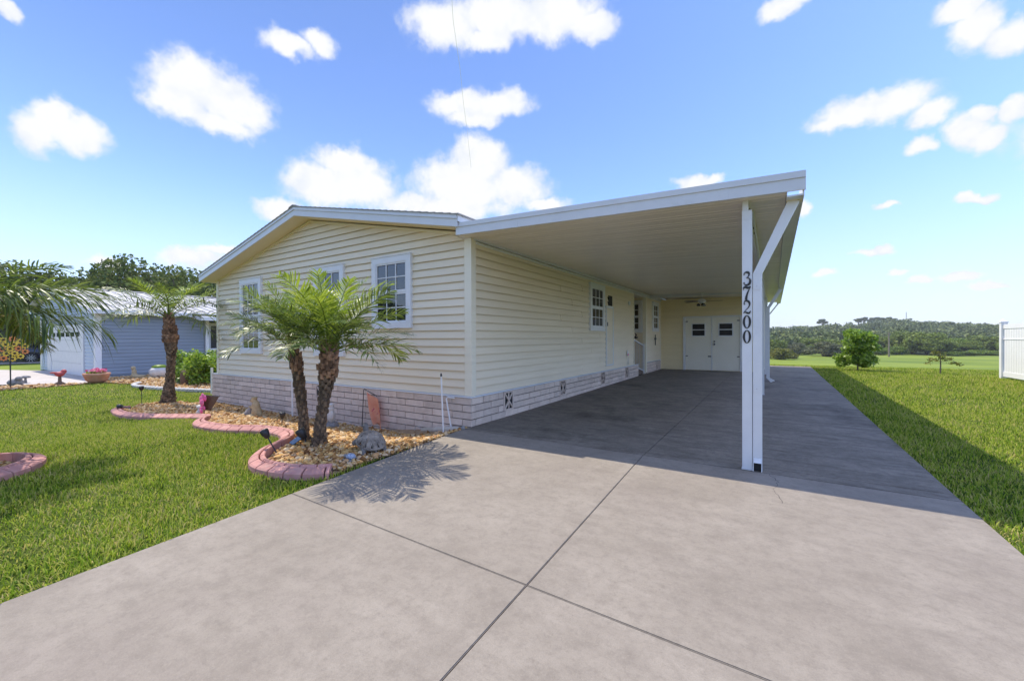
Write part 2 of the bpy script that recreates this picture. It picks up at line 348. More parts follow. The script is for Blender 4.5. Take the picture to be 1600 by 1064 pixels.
M['red'] = mat('red_paint', (.42, .05, .05), (.5, .08, .07), 9, .6)
M['brown'] = mat('brown_wood', (.10, .06, .035), (.17, .10, .06), 20, .8)
M['vinyl'] = mat('white_vinyl', (.76, .76, .76), (.80, .80, .80), 3, .35)
M['treepole'] = mat('weathered_pole', (.16, .13, .10), (.26, .22, .17), 9, .9)
M['steel'] = mat('galvanised_steel', (.45, .45, .46), rough=.4, metal=.7)
M['mulch'] = mat('bed_soil', (.26, .16, .085), (.42, .28, .15), 25, .95, .6, 60)
M['lawnbase'] = mat('lawn_ground', (.050, .072, .014), (.085, .115, .020), 9, .95, .8, 45, spec=.1, c3=(.16, .14, .05), s3=1.2, c3lo=.55, c3hi=.8, bdist=.03)
M['field'] = mat('field_grass', (.16, .215, .03), (.24, .29, .05), .35, .95, .6, 9, spec=.08, c3=(.10, .155, .03), s3=.07, c3lo=.45, c3hi=.65, bdist=.05, stretch=(.3, 1.6, 1))
M['hill'] = mat('hill_meadow', (.07, .10, .025), (.13, .16, .045), .02, .95)
M['wire'] = mat('pale_cable', (.85, .85, .85), rough=.5)
M['mosaic'] = mat('blue_mosaic', (.02, .05, .16), (.55, .62, .7), 60, .3)
M['steps'] = mat('brown_step', (.16, .11, .07), (.22, .16, .11), 9, .8)
M['curtain'] = mat('pale_curtain', (.35, .36, .36), (.5, .5, .5), 6, .8, stretch=(12, 12, 1))

def flag_mat():
    m = mat('coral_flag', (.80, .32, .19), (.88, .52, .34), 9, .7, trans=.35, c3=(.62, .06, .16), s3=7, c3lo=.56, c3hi=.62)
    return m
M['flag'] = flag_mat()

def concrete_mat(name, base, light, dark, streak, stain, wet):
    m = bpy.data.materials.new(name); m.use_nodes = True; nt = m.node_tree; N = nt.nodes; L = nt.links
    b = N['Principled BSDF']; b.inputs['Roughness'].default_value = .82; b.inputs['Specular IOR Level'].default_value = .35
    geo = N.new('ShaderNodeNewGeometry'); P = geo.outputs['Position']
    def nz(scale, det, st=(1, 1, 1), rough=.6, off=(0, 0, 0)):
        mp = N.new('ShaderNodeMapping'); mp.inputs['Scale'].default_value = st; mp.inputs['Location'].default_value = off; L.new(P, mp.inputs[0])
        n = N.new('ShaderNodeTexNoise'); n.inputs['Scale'].default_value = scale; n.inputs['Detail'].default_value = det; n.inputs['Roughness'].default_value = rough; L.new(mp.outputs[0], n.inputs['Vector']); return n.outputs['Fac']
    def rng_(f, a, b_, c=0, d=1):
        r = N.new('ShaderNodeMapRange'); L.new(f, r.inputs[0])
        for i, v in enumerate((a, b_, c, d)): r.inputs[i+1].default_value = v
        return r.outputs[0]
    def mix(f, a, c, mode='MIX'):
        x = N.new('ShaderNodeMix'); x.data_type = 'RGBA'; x.blend_type = mode
        if isinstance(f, float): x.inputs[0].default_value = f
        else: L.new(f, x.inputs[0])
        for i, q in ((6, a), (7, c)):
            if isinstance(q, tuple): x.inputs[i].default_value = (*q, 1)
            else: L.new(q, x.inputs[i])
        return x.outputs[2]
    c = mix(rng_(nz(1.1, 6, rough=.7), .38, .62), base, light)
    c = mix(rng_(nz(3.5, 7, off=(3, 1, 0)), .5, .75, 0, .55), c, dark)
    c = mix(rng_(nz(2.2, 6, (.55, 3.2, 1), .7), .47, .72, 0, streak), c, dark)
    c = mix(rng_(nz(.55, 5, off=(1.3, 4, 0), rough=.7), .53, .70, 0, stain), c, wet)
    c = mix(rng_(nz(11, 6, off=(5, 9, 0), rough=.78), .45, .70, 0, .7), c, dark)
    c = mix(rng_(nz(6, 6, off=(15, 2, 0), rough=.7), .52, .75, 0, .5), c, light)
    c = mix(rng_(nz(42, 4, off=(2, 7, 0), rough=.8), .52, .70, 0, .55), c, dark)
    c = mix(rng_(nz(33, 4, off=(8, 1, 0), rough=.8), .55, .72, 0, .55), c, light)
    c = mix(rng_(nz(170, 2), .35, .68, 0, .34), c, dark)
    c = mix(rng_(nz(90, 2, off=(7, 2, 0)), .60, .70, 0, .35), c, light)
    L.new(c, b.inputs['Base Color'])
    bp = N.new('ShaderNodeBump'); bp.inputs['Strength'].default_value = .35; bp.inputs['Distance'].default_value = .004
    h = N.new('ShaderNodeMath'); h.operation = 'ADD'; L.new(nz(140, 3), h.inputs[0]); L.new(nz(18, 5), h.inputs[1]); L.new(h.outputs[0], bp.inputs['Height']); L.new(bp.outputs[0], b.inputs['Normal'])
    return m
M['drive'] = concrete_mat('driveway_concrete', (.262, .225, .18), (.318, .276, .224), (.18, .152, .122), .4, .45, (.235, .195, .165))
M['carpad'] = concrete_mat('carport_concrete', (.205, .175, .138), (.285, .25, .20), (.10, .083, .064), .95, 1.0, (.045, .036, .028))  # streaks and stains, plus deeper carport shade put into the darker colour
M['pave'] = concrete_mat('side_drive_concrete', (.46, .42, .385), (.54, .49, .45), (.38, .34, .31), .2, .2, (.40, .36, .33))

# ------------------------------------------------------------------ ground
def grid_mesh(name, xs, ys, zf, m):
    X, Y = np.meshgrid(xs, ys); Z = zf(X, Y); V = np.stack([X, Y, Z], -1).reshape(-1, 3); nx = len(xs)
    i = (np.arange(len(ys)-1)[:, None]*nx+np.arange(nx-1)[None]).ravel()
    T = np.concatenate([np.stack([i, i+1, i+nx+1], 1), np.stack([i, i+nx+1, i+nx], 1)])
    return tri_mesh(name, V, T, m, True)
xs = np.concatenate([np.linspace(-400, -60, 12)[:-1], np.linspace(-60, -12, 25)[:-1], np.linspace(-12, 12, 97)[:-1], np.linspace(12, 60, 25)[:-1], np.linspace(60, 500, 16)])
ys = np.concatenate([np.linspace(-400, -40, 10)[:-1], np.linspace(-40, -8, 12)[:-1], np.linspace(-8, 18, 105)[:-1], np.linspace(18, 110, 40)[:-1], np.linspace(110, 200, 10)])
ground = link('ground', grid_mesh('ground', xs, ys, lambda x, y: H(x, y)-.03+.012*np.sin(x*1.7+y*.9)*np.sin(y*1.3-x*.6)*(np.abs(edge_x(y)-x) > .7), M['lawnbase'])); props(ground, kind='structure')
gm = ground.data; gm.materials.append(M['field']); gco = np.empty(len(gm.vertices)*3, np.float32); gm.vertices.foreach_get('co', gco); gco = gco.reshape(-1, 3)
mi = np.array([1 if max(gco[v][1] for v in p.vertices) > 17.5 or abs(gco[p.vertices[0]][0]) > 26 else 0 for p in gm.polygons], np.int32); gm.polygons.foreach_set('material_index', mi)
def hillz(x, y):
    t = sst((y-150)/380.); b = sst(1-np.abs(x-105)/75.)*sst((y-330)/180.)
    return -4.5+9.5*t+6.0*b-3*sst((y-560)/300.)+1.2*np.sin(x*.021+1)*np.sin(y*.017)*t
hills = link('hills', grid_mesh('hills', np.linspace(-500, 700, 61), np.concatenate([[186], np.linspace(200, 900, 50)]), hillz, M['hill'])); props(hills, kind='structure')

# polygons used to keep grass and stones where they belong
def catmull(P, n=8, closed=False):
    P = [Vector((*p, 0)) for p in P]; out = []; N = len(P)
    for i in range(N if closed else N-1):
        g = (lambda k: P[k % N]) if closed else (lambda k: P[min(max(k, 0), N-1)])
        a, b, c, d = g(i-1), g(i), g(i+1), g(i+2)
        for k in range(n):
            t = k/n
            out.append(.5*((2*b)+(c-a)*t+(2*a-5*b+4*c-d)*t*t+(3*b-a-3*c+d)*t**3))
    if not closed: out.append(P[-1])
    return [(p.x, p.y) for p in out]
KERB = [(-8.89, -1.5), (-8.85, -1.8), (-8.48, -1.93), (-7.72, -1.99), (-6.72, -1.86), (-5.83, -1.72), (-5.2, -1.55), (-4.85, -1.62), (-4.44, -1.85), (-3.9, -2.08), (-3.4, -2.16), (-2.77, -2.11), (-2.27, -1.92), (-1.7, -1.95), (-1.37, -2.1), (-1.19, -2.41), (-.95, -2.64), (-.66, -2.76), (-.31, -2.75), (.03, -2.64), (.225, -2.48)]
KP = catmull(KERB, 10)
def inset(P, d):
    out = []
    for i, p in enumerate(P):
        a, b = P[max(i-2, 0)], P[min(i+2, len(P)-1)]; t = Vector((b[0]-a[0], b[1]-a[1])).normalized(); out.append((p[0]-t.y*d, p[1]+t.x*d))
    return out
KP = inset(KP, .085)
BED = KP+[(-.02+.129*1.2, -1.6), (-.02, -.36), (-.05, -.05), (-8.35, -.05), (-8.5, -.4), (-9.2, -.55), (-9.45, -.9), (-9.3, -1.25)]
RING_C, RING_R = (-3.14, -4.60), .80
RING = [(RING_C[0]+RING_R*math.cos(a)*1.02, RING_C[1]+RING_R*math.sin(a)) for a in np.linspace(0, 2*PI, 40, endpoint=False)]
SLAB = [(.51+.09*5.5, -10), (.51, -4.46), (-.02, -.36), (-.02, 15.9), (5.0, 15.9), (5.0, -4), (5.1, -10)]
def inpoly(x, y, poly):
    r = np.zeros(len(x), bool); n = len(poly); j = n-1
    for i in range(n):
        xi, yi = poly[i]; xj, yj = poly[j]
        c = ((yi > y) != (yj > y)) & (x < (xj-xi)*(y-yi)/((yj-yi) or 1e-9)+xi); r ^= c; j = i
    return r

# concrete slabs, each one a piece with open joints
drive = MB(); drive.add([(p[0]*.998, p[1], -.045 if p[1] <= 0 else .007*p[1]-.045) for p in [(.9, -9.9), (.52, -4.4), (.0, -.36), (.0, 0.0), (4.98, 0.0), (4.98, -4), (5.05, -9.9)]], [(0, 1, 2, 3, 4, 5, 6)])
drive.add([(.0, 0, -.045), (4.98, 0, -.045), (4.98, 15.85, .066), (.0, 15.85, .066)], [(0, 1, 2, 3)])
driveway = drive.build('driveway', M['mortar'], kind='structure')
def slab(poly, m):
    b = MB()
    b.prism(poly, lambda p, s: (p[0], p[1], SL*max(p[1], 0)-(.10 if s == 0 else 0)))
    me = b.mesh('concrete_slab', m); o = link('concrete_slab', me, driveway)
    bm = bmesh.new(); bm.from_mesh(me); bmesh.ops.bevel(bm, geom=[e for e in bm.edges if all(v.co.z > -.05+SL*max(v.co.y, 0) for v in e.verts)], offset=.004, segments=2, affect='EDGES'); bm.to_mesh(me); bm.free()
    return o
def ex(y): return float(edge_x(y))
g = .0026
jx = lambda y: 2.515-.046*(y+.18)
slab([(ex(-2.88), -2.88+g), (jx(-2.94)-g, -2.945+g), (jx(-.2)-g, -.18-g), (-.02, -.18-g), (ex(-.36), -.36)], M['drive'])
slab([(jx(-2.94)+g, -2.945+g), (5.0, -3.02+g), (5.0, -.18-g), (jx(-.2)+g, -.18-g)], M['drive'])
slab([(ex(-2.9), -2.88-g), (ex(-4.46), -4.46), (.66, -6), (.80, -10), (jx(-10)-g, -10), (jx(-2.94)-g, -2.945-g)], M['drive'])
slab([(jx(-10)+g, -10), (5.08, -10), (5.0, -3.02-g), (jx(-2.94)+g, -2.945-g)], M['drive'])
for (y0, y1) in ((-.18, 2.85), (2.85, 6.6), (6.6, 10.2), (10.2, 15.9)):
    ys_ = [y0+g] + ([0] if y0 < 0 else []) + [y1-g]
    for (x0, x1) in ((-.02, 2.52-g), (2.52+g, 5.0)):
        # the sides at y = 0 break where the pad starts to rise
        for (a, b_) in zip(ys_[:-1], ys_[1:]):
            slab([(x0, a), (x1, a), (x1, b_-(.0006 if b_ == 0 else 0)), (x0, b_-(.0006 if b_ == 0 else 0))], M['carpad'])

def crack(pts, w=.004):
    b = MB(); pp = []
    for i in range(len(pts)-1):
        for k in range(6):
            t = k/6; pp.append((pts[i][0]+(pts[i+1][0]-pts[i][0])*t+random.uniform(-.012, .012), pts[i][1]+(pts[i+1][1]-pts[i][1])*t))
    pp.append(pts[-1]); V_ = []
    for (x, y) in pp: q = w*random.uniform(.3, .7); V_ += [(x-q, y-q*.5, SL*max(y, 0)+.0012), (x+q, y+q*.5, SL*max(y, 0)+.0012)]
    b.add(V_, [(2*i, 2*i+1, 2*i+3, 2*i+2) for i in range(len(pp)-1)]).build('crack', M['mortar'], driveway)
crack([(3.70, -.19), (3.78, -.40), (3.74, -.62), (3.80, -.95)]); crack([(3.55, -.20), (3.62, -.08), (3.72, .0)], .003); crack([(1.2, 4.1), (1.5, 4.5), (1.45, 5.2)], .004)

# gravel beds
def sheet(name, poly, m, dz, **k):
    bm = bmesh.new(); vs_ = [bm.verts.new((x, y, 0)) for x, y in poly]; f = bm.faces.new(vs_)
    bmesh.ops.triangulate(bm, faces=[f]); bmesh.ops.subdivide_edges(bm, edges=bm.edges, cuts=3, use_grid_fill=True); bmesh.ops.triangulate(bm, faces=bm.faces)
    for v in bm.verts: v.co.z = Hs(v.co.x, v.co.y)+dz
    bmesh.ops.recalc_face_normals(bm, faces=bm.faces)
    if sum(f.normal.z for f in bm.faces) < 0: bmesh.ops.reverse_faces(bm, faces=bm.faces)
    me = bpy.data.meshes.new(name); bm.to_mesh(me); bm.free(); me.materials.append(m)
    return props(link(name, me), **k)
sheet('gravel_bed', BED, M['mulch'], -.012, kind='structure')
sheet('ring_bed', RING, M['mulch'], -.012, kind='structure')

ICO = bmesh.new(); bmesh.ops.create_icosphere(ICO, subdivisions=1, radius=1)
IV1 = np.array([v.co[:] for v in ICO.verts]); IT1 = np.array([[v.index for v in f.verts] for f in ICO.faces]); ICO.free()
ICO = bmesh.new(); bmesh.ops.create_icosphere(ICO, subdivisions=2, radius=1)
IV2 = np.array([v.co[:] for v in ICO.verts]); IT2 = np.array([[v.index for v in f.verts] for f in ICO.faces]); ICO.free()
def rand_rot(n):
    q = rng.normal(size=(n, 4)); q /= np.linalg.norm(q, axis=1)[:, None]; w, x, y, z = q.T
    return np.stack([np.stack([1-2*(y*y+z*z), 2*(x*y-z*w), 2*(x*z+y*w)], -1), np.stack([2*(x*y+z*w), 1-2*(x*x+z*z), 2*(y*z-x*w)], -1), np.stack([2*(x*z-y*w), 2*(y*z+x*w), 1-2*(x*x+y*y)], -1)], 1)
def stones(x, y, r, lift=.35):
    n = len(x); Va = []; Ta = []; base = 0
    for IV, IT, sel in ((IV2, IT2, np.hypot(x-CAM.x, y-CAM.y) < 6.6), (IV1, IT1, np.hypot(x-CAM.x, y-CAM.y) >= 6.6)):
        k = int(sel.sum())
        if not k: continue
        ax = np.stack([rng.uniform(.8, 1.35, k), rng.uniform(.6, 1.0, k), rng.uniform(.4, .75, k)], 1)*r[sel][:, None]
        jit = 1+rng.normal(0, .09, (k, len(IV), 1))
        V = IV[None]*jit*ax[:, None]
        tilt = rand_rot(k); flat = rng.uniform(0, 2*PI, k); cz, sz = np.cos(flat), np.sin(flat); Zr = np.zeros((k, 3, 3)); Zr[:, 0, 0] = cz; Zr[:, 0, 1] = -sz; Zr[:, 1, 0] = sz; Zr[:, 1, 1] = cz; Zr[:, 2, 2] = 1
        mixm = rng.uniform(size=k) < .35; Rm = np.where(mixm[:, None, None], tilt, Zr)
        V = np.einsum('nij,nkj->nki', Rm, V)
        V[:, :, 0] += x[sel][:, None]; V[:, :, 1] += y[sel][:, None]; V[:, :, 2] += (H(x[sel], y[sel])+r[sel]*lift-.005+rng.uniform(0, .02, k))[:, None]
        T = IT[None]+(np.arange(k)*len(IV))[:, None, None]+base
        Va.append(V.reshape(-1, 3)); Ta.append(T.reshape(-1, 3)); base += k*len(IV)
    return np.concatenate(Va), np.concatenate(Ta)
def scatter(poly, dens):
    P = np.array(poly); x0, y0 = P.min(0); x1, y1 = P.max(0); n = int((x1-x0)*(y1-y0)*dens)
    x = rng.uniform(x0, x1, n); y = rng.uniform(y0, y1, n); k = inpoly(x, y, poly); return x[k], y[k]
gx, gy = scatter(BED, 2700); gr = np.clip(rng.lognormal(math.log(.0145), .42, len(gx)), .009, .046)
# keep the stones inside the kerb
kp = np.array(KP); dk = np.min(np.hypot(gx[:, None]-kp[None, ::2, 0], gy[:, None]-kp[None, ::2, 1]), 1); keep = dk > .12
gx, gy, gr = gx[keep], gy[keep], gr[keep]
rx, ry = scatter([(RING_C[0]+(p[0]-RING_C[0])*.76, RING_C[1]+(p[1]-RING_C[1])*.76) for p in RING], 1500)
gx = np.concatenate([gx, rx]); gy = np.concatenate([gy, ry]); gr = np.concatenate([gr, np.clip(rng.lognormal(math.log(.022), .35, len(rx)), .01, .045)])
V, T = stones(gx, gy, gr)
props(link('gravel', tri_mesh('gravel', V, T, M['stone'])), 'tan and white river pebbles filling the kerbed flower beds', 'gravel', kind='stuff')

# ------------------------------------------------------------------ red kerbs: every brick of the two courses its own piece
def kerb(name, path, label, width=.155, closed=False, group=None):
    t = thing(name, label, 'garden kerb', (path[0][0], path[0][1], Hs(*path[0])))
    P = [Vector((*p, 0)) for p in path]
    if closed: P.append(P[0])
    cum = [0]
    for a, b in zip(P[:-1], P[1:]): cum.append(cum[-1]+(b-a).length)
    Lt = cum[-1]
    def at(s):
        s = min(max(s, 0), Lt)
        for i in range(len(P)-1):
            if s <= cum[i+1]: break
        q = P[i].lerp(P[i+1], (s-cum[i])/max(1e-6, cum[i+1]-cum[i]))
        a = P[max(i-2, 0)]; b = P[min(i+3, len(P)-1)]
        if closed and i < 2: a = P[i-2-1 if i < 2 else i-2]
        tn = (b-a).normalized(); return q, Vector((tn.y, -tn.x, 0))   # outward = to the right of travel
    base = MB(); n = int(Lt/.05); ring = []
    for i in range(n+1):
        q, o = at(Lt*i/n); z = Hs(q.x, q.y); ring += [q-o*width*.5+Vector((0, 0, z-.08)), q+o*width*.46+Vector((0, 0, z-.08)), q+o*width*.42+Vector((0, 0, z+.005)), q-o*width*.44+Vector((0, 0, z+.045))]
    fs = []
    for i in range(n):
        for k in range(4): fs.append((i*4+k, i*4+(k+1) % 4, (i+1)*4+(k+1) % 4, (i+1)*4+k))
    base.add(ring, fs).build('kerb_bed', M['mortar'], t)
    def course(w0, w1, h0, h1, step, off):
        s = off
        while s < Lt-.03:
            e = min(s+step, Lt); b = MB(); rings = []
            for k in range(4):
                q, o = at(s+.0075+(e-s-.015)*k/3); z = Hs(q.x, q.y)
                u = Vector((0, 0, 1)); sl_ = (h0-h1)/(w1-w0)
                prof = [(w0, -.02), (w0, h0-.008), (w0+.008, h0), (w1-.02, h1+.003), (w1-.004, h1-.012), (w1, -.02)]
                rings += [q+o*a+u*(z+c) for a, c in prof]
            f = []
            for k in range(3):
                for j in range(6): f.append((k*6+j, k*6+(j+1) % 6, (k+1)*6+(j+1) % 6, (k+1)*6+j))
            f += [tuple(range(5, -1, -1)), tuple(18+j for j in range(6))]
            b.add(rings, f).build('kerb_brick', M['kerb'], t); s = e
    course(-.02*1+.0, width*.5, .076, .045, .185, 0.0)
    course(-width*.5, -.028, .086, .080, .185, -.09 if False else .09)
    return t
kerb('garden_kerb', KP, 'long wavy kerb of red bricks round the house bed')
kerb('ring_kerb', RING[::-1] if False else RING, 'curved red kerb round the small bed cut off by the left edge', closed=True)

# ------------------------------------------------------------------ lawn blades
def lawn():
    fx = []; fy = []
    def region(x0, x1, y0, y1, dens):
        n = int((x1-x0)*(y1-y0)*dens); x = rng.uniform(x0, x1, n); y = rng.uniform(y0, y1, n); return x, y
    out = []
    def keepmask(x, y):
        k = ~(inpoly(x, y, SLAB) | inpoly(x, y, BED) | inpoly(x, y, RING))
        k &= ~((x > -8.45) & (x < 0) & (y > -.05) & (y < 14))
        k &= ~((x < -17.3) & (y > -2.6)) & ~((x < -10.2) & (y > 1.0))
        k &= ~((x < -10.9) & (x > -17.5) & (y > .45+(x+13.4)*-.0))
        # inside the picture only (with a margin)
        dx = x-CAM.x; dy = y-CAM.y; dep = -dx*math.sin(YAW)+dy*math.cos(YAW); lat = dx*math.cos(YAW)+dy*math.sin(YAW)
        k &= (dep > .8) & (np.abs(lat) < dep*1.36+.6)
        d = np.hypot(dx, dy)
        return k, d
    Vall = []; Tall = []; base = 0
    for (x0, x1, y0, y1, dens, w, Lb, seg) in ((-6.5, .6, -5.0, -1.3, 5200, .0060, .052, 2), (4.98, 9.0, -3.0, 5.5, 4000, .0072, .052, 2), (-11, -5.5, -6, .8, 1900, .010, .06, 1), (5.0, 12, 5.5, 16.5, 1300, .014, .065, 1), (9, 14, -1, 5.5, 1300, .014, .06, 1), (-20, -11, -6, .9, 750, .018, .06, 1), (-2, 30, 16, 32, 330, .03, .07, 1), (12, 26, 4, 16, 300, .03, .08, 1)):
        x, y = region(x0, x1, y0, y1, dens); k, d = keepmask(x, y); x, y = x[k], y[k]; n = len(x)
        # patchy growth
        pn = np.sin(x*2.1+1.3*np.sin(y*1.7))*np.sin(y*2.4+1.1*np.sin(x*1.3)); L_ = Lb*rng.uniform(.45, 1.45, n)*(1+.16*pn+.16*np.sin(x*9+y*4)*np.sin(y*8-x*3))
        th = rng.uniform(0, 2*PI, n); lean = rng.uniform(.25, 1.15, n); z = H(x, y)-.032
        hx, hy = np.cos(th), np.sin(th); px, py = -hy, hx; W = w*rng.uniform(.7, 1.3, n)
        b = np.stack([x, y, z], 1); pv = np.stack([px, py, np.zeros(n)], 1)*W[:, None]*.5
        def pt(t):
            a = lean*t; r = L_*t; return b+np.stack([hx*r*np.sin(a), hy*r*np.sin(a), r*np.cos(a)], 1)
        if seg == 2:
            m = pt(.55); tp = pt(1.0); V = np.stack([b-pv, b+pv, m-pv*.85, m+pv*.85, tp], 1).reshape(-1, 3)
            T = np.array([[0, 1, 3], [0, 3, 2], [2, 3, 4]]); q = 5
        else:
            V = np.stack([b-pv, b+pv, pt(1.0)], 1).reshape(-1, 3); T = np.array([[0, 1, 2]]); q = 3
        Tall.append((T[None]+(np.arange(n)*q)[:, None, None]+base).reshape(-1, 3)); Vall.append(V); base += len(V)
    return np.concatenate(Vall), np.concatenate(Tall)
V, T = lawn()
props(link('lawn_grass', tri_mesh('lawn_grass', V, T, M['grass'])), 'mown green lawn grass on both sides of the driveway', 'grass', kind='stuff')

# ------------------------------------------------------------------ the house
house = thing('house', 'cream lap-sided single-storey house with gable front and pale brick skirting', 'house', (-4.05, 0, 0))
FX0, FX1 = -8.08, -.03                      # siding extents of the front
FRONT = Fr((0, 0, 0), (1, 0, 0), (0, -1, 0))
SIDE = Fr((-.03, 0, 0), (0, 1, 0), (1, 0, 0))
PEAK = (-4.08, 3.68); GS = .222; GR = .201
def gz(x): return PEAK[1]-(GS if x < PEAK[0] else GR)*abs(x-PEAK[0])
w = MB()
w.prism([(FX0+.01, .36), (FX1-.01, .36), (FX1-.01, gz(FX1)), PEAK, (FX0+.01, gz(FX0))], lambda p, s: (p[0], .006 if s == 0 else 8.29, p[1]))
w.box(FX0+.01, -1.45, 8.292, 13.5, -.3, 2.739)
w.prism([(FX0+.01, 2.74), (FX1-.01, 2.74), (FX1-.01, gz(FX1)), PEAK, (FX0+.01, gz(FX0))], lambda p, s: (p[0], 8.2905 if s == 0 else 13.5, p[1]))
w.box(-1.445, FX1-.01, 9.76, 11.99, .04, 2.74)
w.build('wall', M['siding'], house)
PITCH_ = .1215
z0 = .455; i = 0
while True:                                    # front planks, clipped under the gable
    zb = z0+i*PITCH_; zt = zb+PITCH_+.004; i += 1
    def lim(z): 
        d = (PEAK[1]-.05-z); return max(FX0+.07, PEAK[0]-d/GS), min(FX1-.10, PEAK[0]+d/GR)
    b0, b1 = lim(zb)
    if b1-b0 < .15: break
    t0, t1 = lim(min(zt, PEAK[1]-.06))
    sp_ = (b0+b1)/2+random.uniform(-1.2, 1.2) if b1-b0 > 3 else None
    for (p0, p1, q0, q1, ex_) in ([(b0, b1, t0, t1, 0)] if sp_ is None else [(b0, sp_, t0, sp_, 0), (sp_-.03, b1, sp_-.03, t1, .0025)]):
        b = MB(); FRONT.plank(b, p0, p1, q0, q1, zb+random.uniform(-.0012, .0012), zt, .031+ex_, .002+ex_); b.build('siding_plank', M['siding'], house)
def planks(fr, u0, u1, za, zb_, m, parent):
    f0 = Fr((0, 0, 0), fr.u, fr.n); cuts = [.36, .43, .5, .57, .64] if u1-u0 > 4 else [1.0]; ms = []
    for c in cuts:
        pair = []
        for (a, e, ex_) in ((0, (u1-u0)*c, 0), ((u1-u0)*c-.03, u1-u0, .0025)):
            if e-a < .05: continue
            b = MB(); f0.plank(b, a, e, a, e, 0, PITCH_+.004, .031+ex_, .002+ex_); pair.append(b.mesh('siding_plank', m))
        ms.append(pair)
    z = za; k = 0
    while z+.03 < zb_:
        for me in ms[(k*2) % len(ms)]: link('siding_plank', me, parent, fr.P(u0, z+random.uniform(-.001, .001), 0))
        z += PITCH_; k += 1
planks(SIDE, .08, 8.26, .455, 2.70, M['siding'], house)
SIDE2 = Fr((-.03, 0, 0), (0, 1, 0), (1, 0, 0))
planks(SIDE2, 9.86, 12.0, .455, 2.70, M['siding'], house)
RECF = Fr((0, 9.76, 0), (1, 0, 0), (0, -1, 0))
planks(RECF, -1.4, -.12, .2, 2.70, M['siding'], house)
def part(name, m, fn, parent=None, smooth=False, **k):
    b = MB(); fn(b); return b.build(name, m, parent if parent is not None else house, smooth, **k)
for (a, b_) in (((FX1-.095, FX1+.034), (-.034, .004)), ((FX0-.034, FX0+.065), (-.034, .004))):
    part('corner_board', M['cream'], lambda q: q.box(a[0], a[1], b_[0], b_[1], .45, 2.77))
part('corner_board', M['cream'], lambda q: q.box(FX1-.005, FX1+.034, .0045, .075, .45, 2.77))
part('corner_board', M['cream'], lambda q: q.box(FX0-.02, FX0+.004, .0045, .06, .45, 2.77))
part('corner_board', M['cream'], lambda q: q.box(FX1-.005, FX1+.036, 8.25, 8.31, .45, 2.74))
part('corner_board', M['cream'], lambda q: q.box(FX1-.08, FX1+.036, 9.735, 9.86, .10, 2.74))
part('corner_board', M['cream'], lambda q: q.box(FX1-.005, FX1+.036, 11.93, 11.985, .10, 2.74))
# trim under the carport roof
part('wall_header', M['white'], lambda q: q.box(FX1, FX1+.035, .08, 12.0, 2.705, 2.735))
part('wall_header', M['fascia'], lambda q: q.box(FX1, FX1+.06, .02, 12.0, 2.752, 2.80))
part('gable_trim', M['soffit'], lambda q: [q.hexa([(PEAK[0], -.03, PEAK[1]-.052), (e, -.03, gz(e)-.052), (e, .002, gz(e)-.052), (PEAK[0], .002, PEAK[1]-.052), (PEAK[0], -.03, PEAK[1]-.018), (e, -.03, gz(e)-.018), (e, .002, gz(e)-.018), (PEAK[0], .002, PEAK[1]-.018)]) for e in (FX0, FX1)])
# roof, soffit, fascia
RX, RZ = -4.06, 3.85
def rl(x): return RZ-.228*(RX-x) if x < RX else RZ-.200*(x-RX)
XL, XR, YF, YB = -8.24, .0, -.35, 13.6
part('soffit', M['soffit'], lambda q: [q.hexa([(RX, YF+.02, RZ-.17), (XL+.02, YF+.02, rl(XL)-.165), (XL+.02, .001, rl(XL)-.165), (RX, .001, RZ-.17), (RX, YF+.02, RZ-.15), (XL+.02, YF+.02, rl(XL)-.145), (XL+.02, .001, rl(XL)-.145), (RX, .001, RZ-.15)])])
part('soffit', M['soffit'], lambda q: [q.hexa([(RX+.001, YF+.02, RZ-.17), (XR-.01, YF+.02, rl(XR)-.165), (XR-.01, .001, rl(XR)-.165), (RX+.001, .001, RZ-.17), (RX+.001, YF+.02, RZ-.15), (XR-.01, YF+.02, rl(XR)-.145), (XR-.01, .001, rl(XR)-.145), (RX+.001, .001, RZ-.15)])])
for e in (XL, XR):
    part('fascia', M['fascia'], lambda q: q.hexa([(RX, YF, RZ-.172), (e, YF, rl(e)-.172), (e, YF+.02, rl(e)-.172), (RX, YF+.02, RZ-.172), (RX, YF, RZ-.055), (e, YF, rl(e)-.055), (e, YF+.02, rl(e)-.055), (RX, YF+.02, RZ-.055)]))
    part('drip_edge', M['fascia'], lambda q: q.hexa([(RX, YF-.016, RZ-.06), (e, YF-.016, rl(e)-.06), (e, YF+.03, rl(e)-.06), (RX, YF+.03, RZ-.06), (RX, YF-.012, RZ-.004), (e, YF-.012, rl(e)-.004), (e, YF+.03, rl(e)-.004), (RX, YF+.03, RZ-.004)]))
part('fascia', M['fascia'], lambda q: q.box(XR+.001, XR+.02, YF, YB, rl(XR)-.10, rl(XR)+.012))
part('fascia', M['fascia'], lambda q: q.box(XL-.02, XL-.001, YF, YB, rl(XL)-.172, rl(XL)-.004))
part('soffit', M['soffit'], lambda q: q.box(XL+.001, FX0, .003, YB, rl(XL)-.16, rl(XL)-.145))
rf = MB()
for sgn, e in ((-1, XL-.03), (1, XR+.03)):
    n = int(abs(e-RX)/.145)
    for k in range(n):
        xa = RX+(e-RX)*k/n; xb = RX+(e-RX)*(k+1)/n+sgn*.02
        rf.hexa([(xa, YF-.025, rl(xa)-.008), (xb, YF-.025, rl(xb)-.002), (xb, YB, rl(xb)-.002), (xa, YB, rl(xa)-.008), (xa, YF-.025, rl(xa)+.004), (xb, YF-.025, rl(xb)+.016), (xb, YB, rl(xb)+.016), (xa, YB, rl(xa)+.004)])
rf.build('roof', M['shingle'], house)
rc = MB()
y = YF-.03
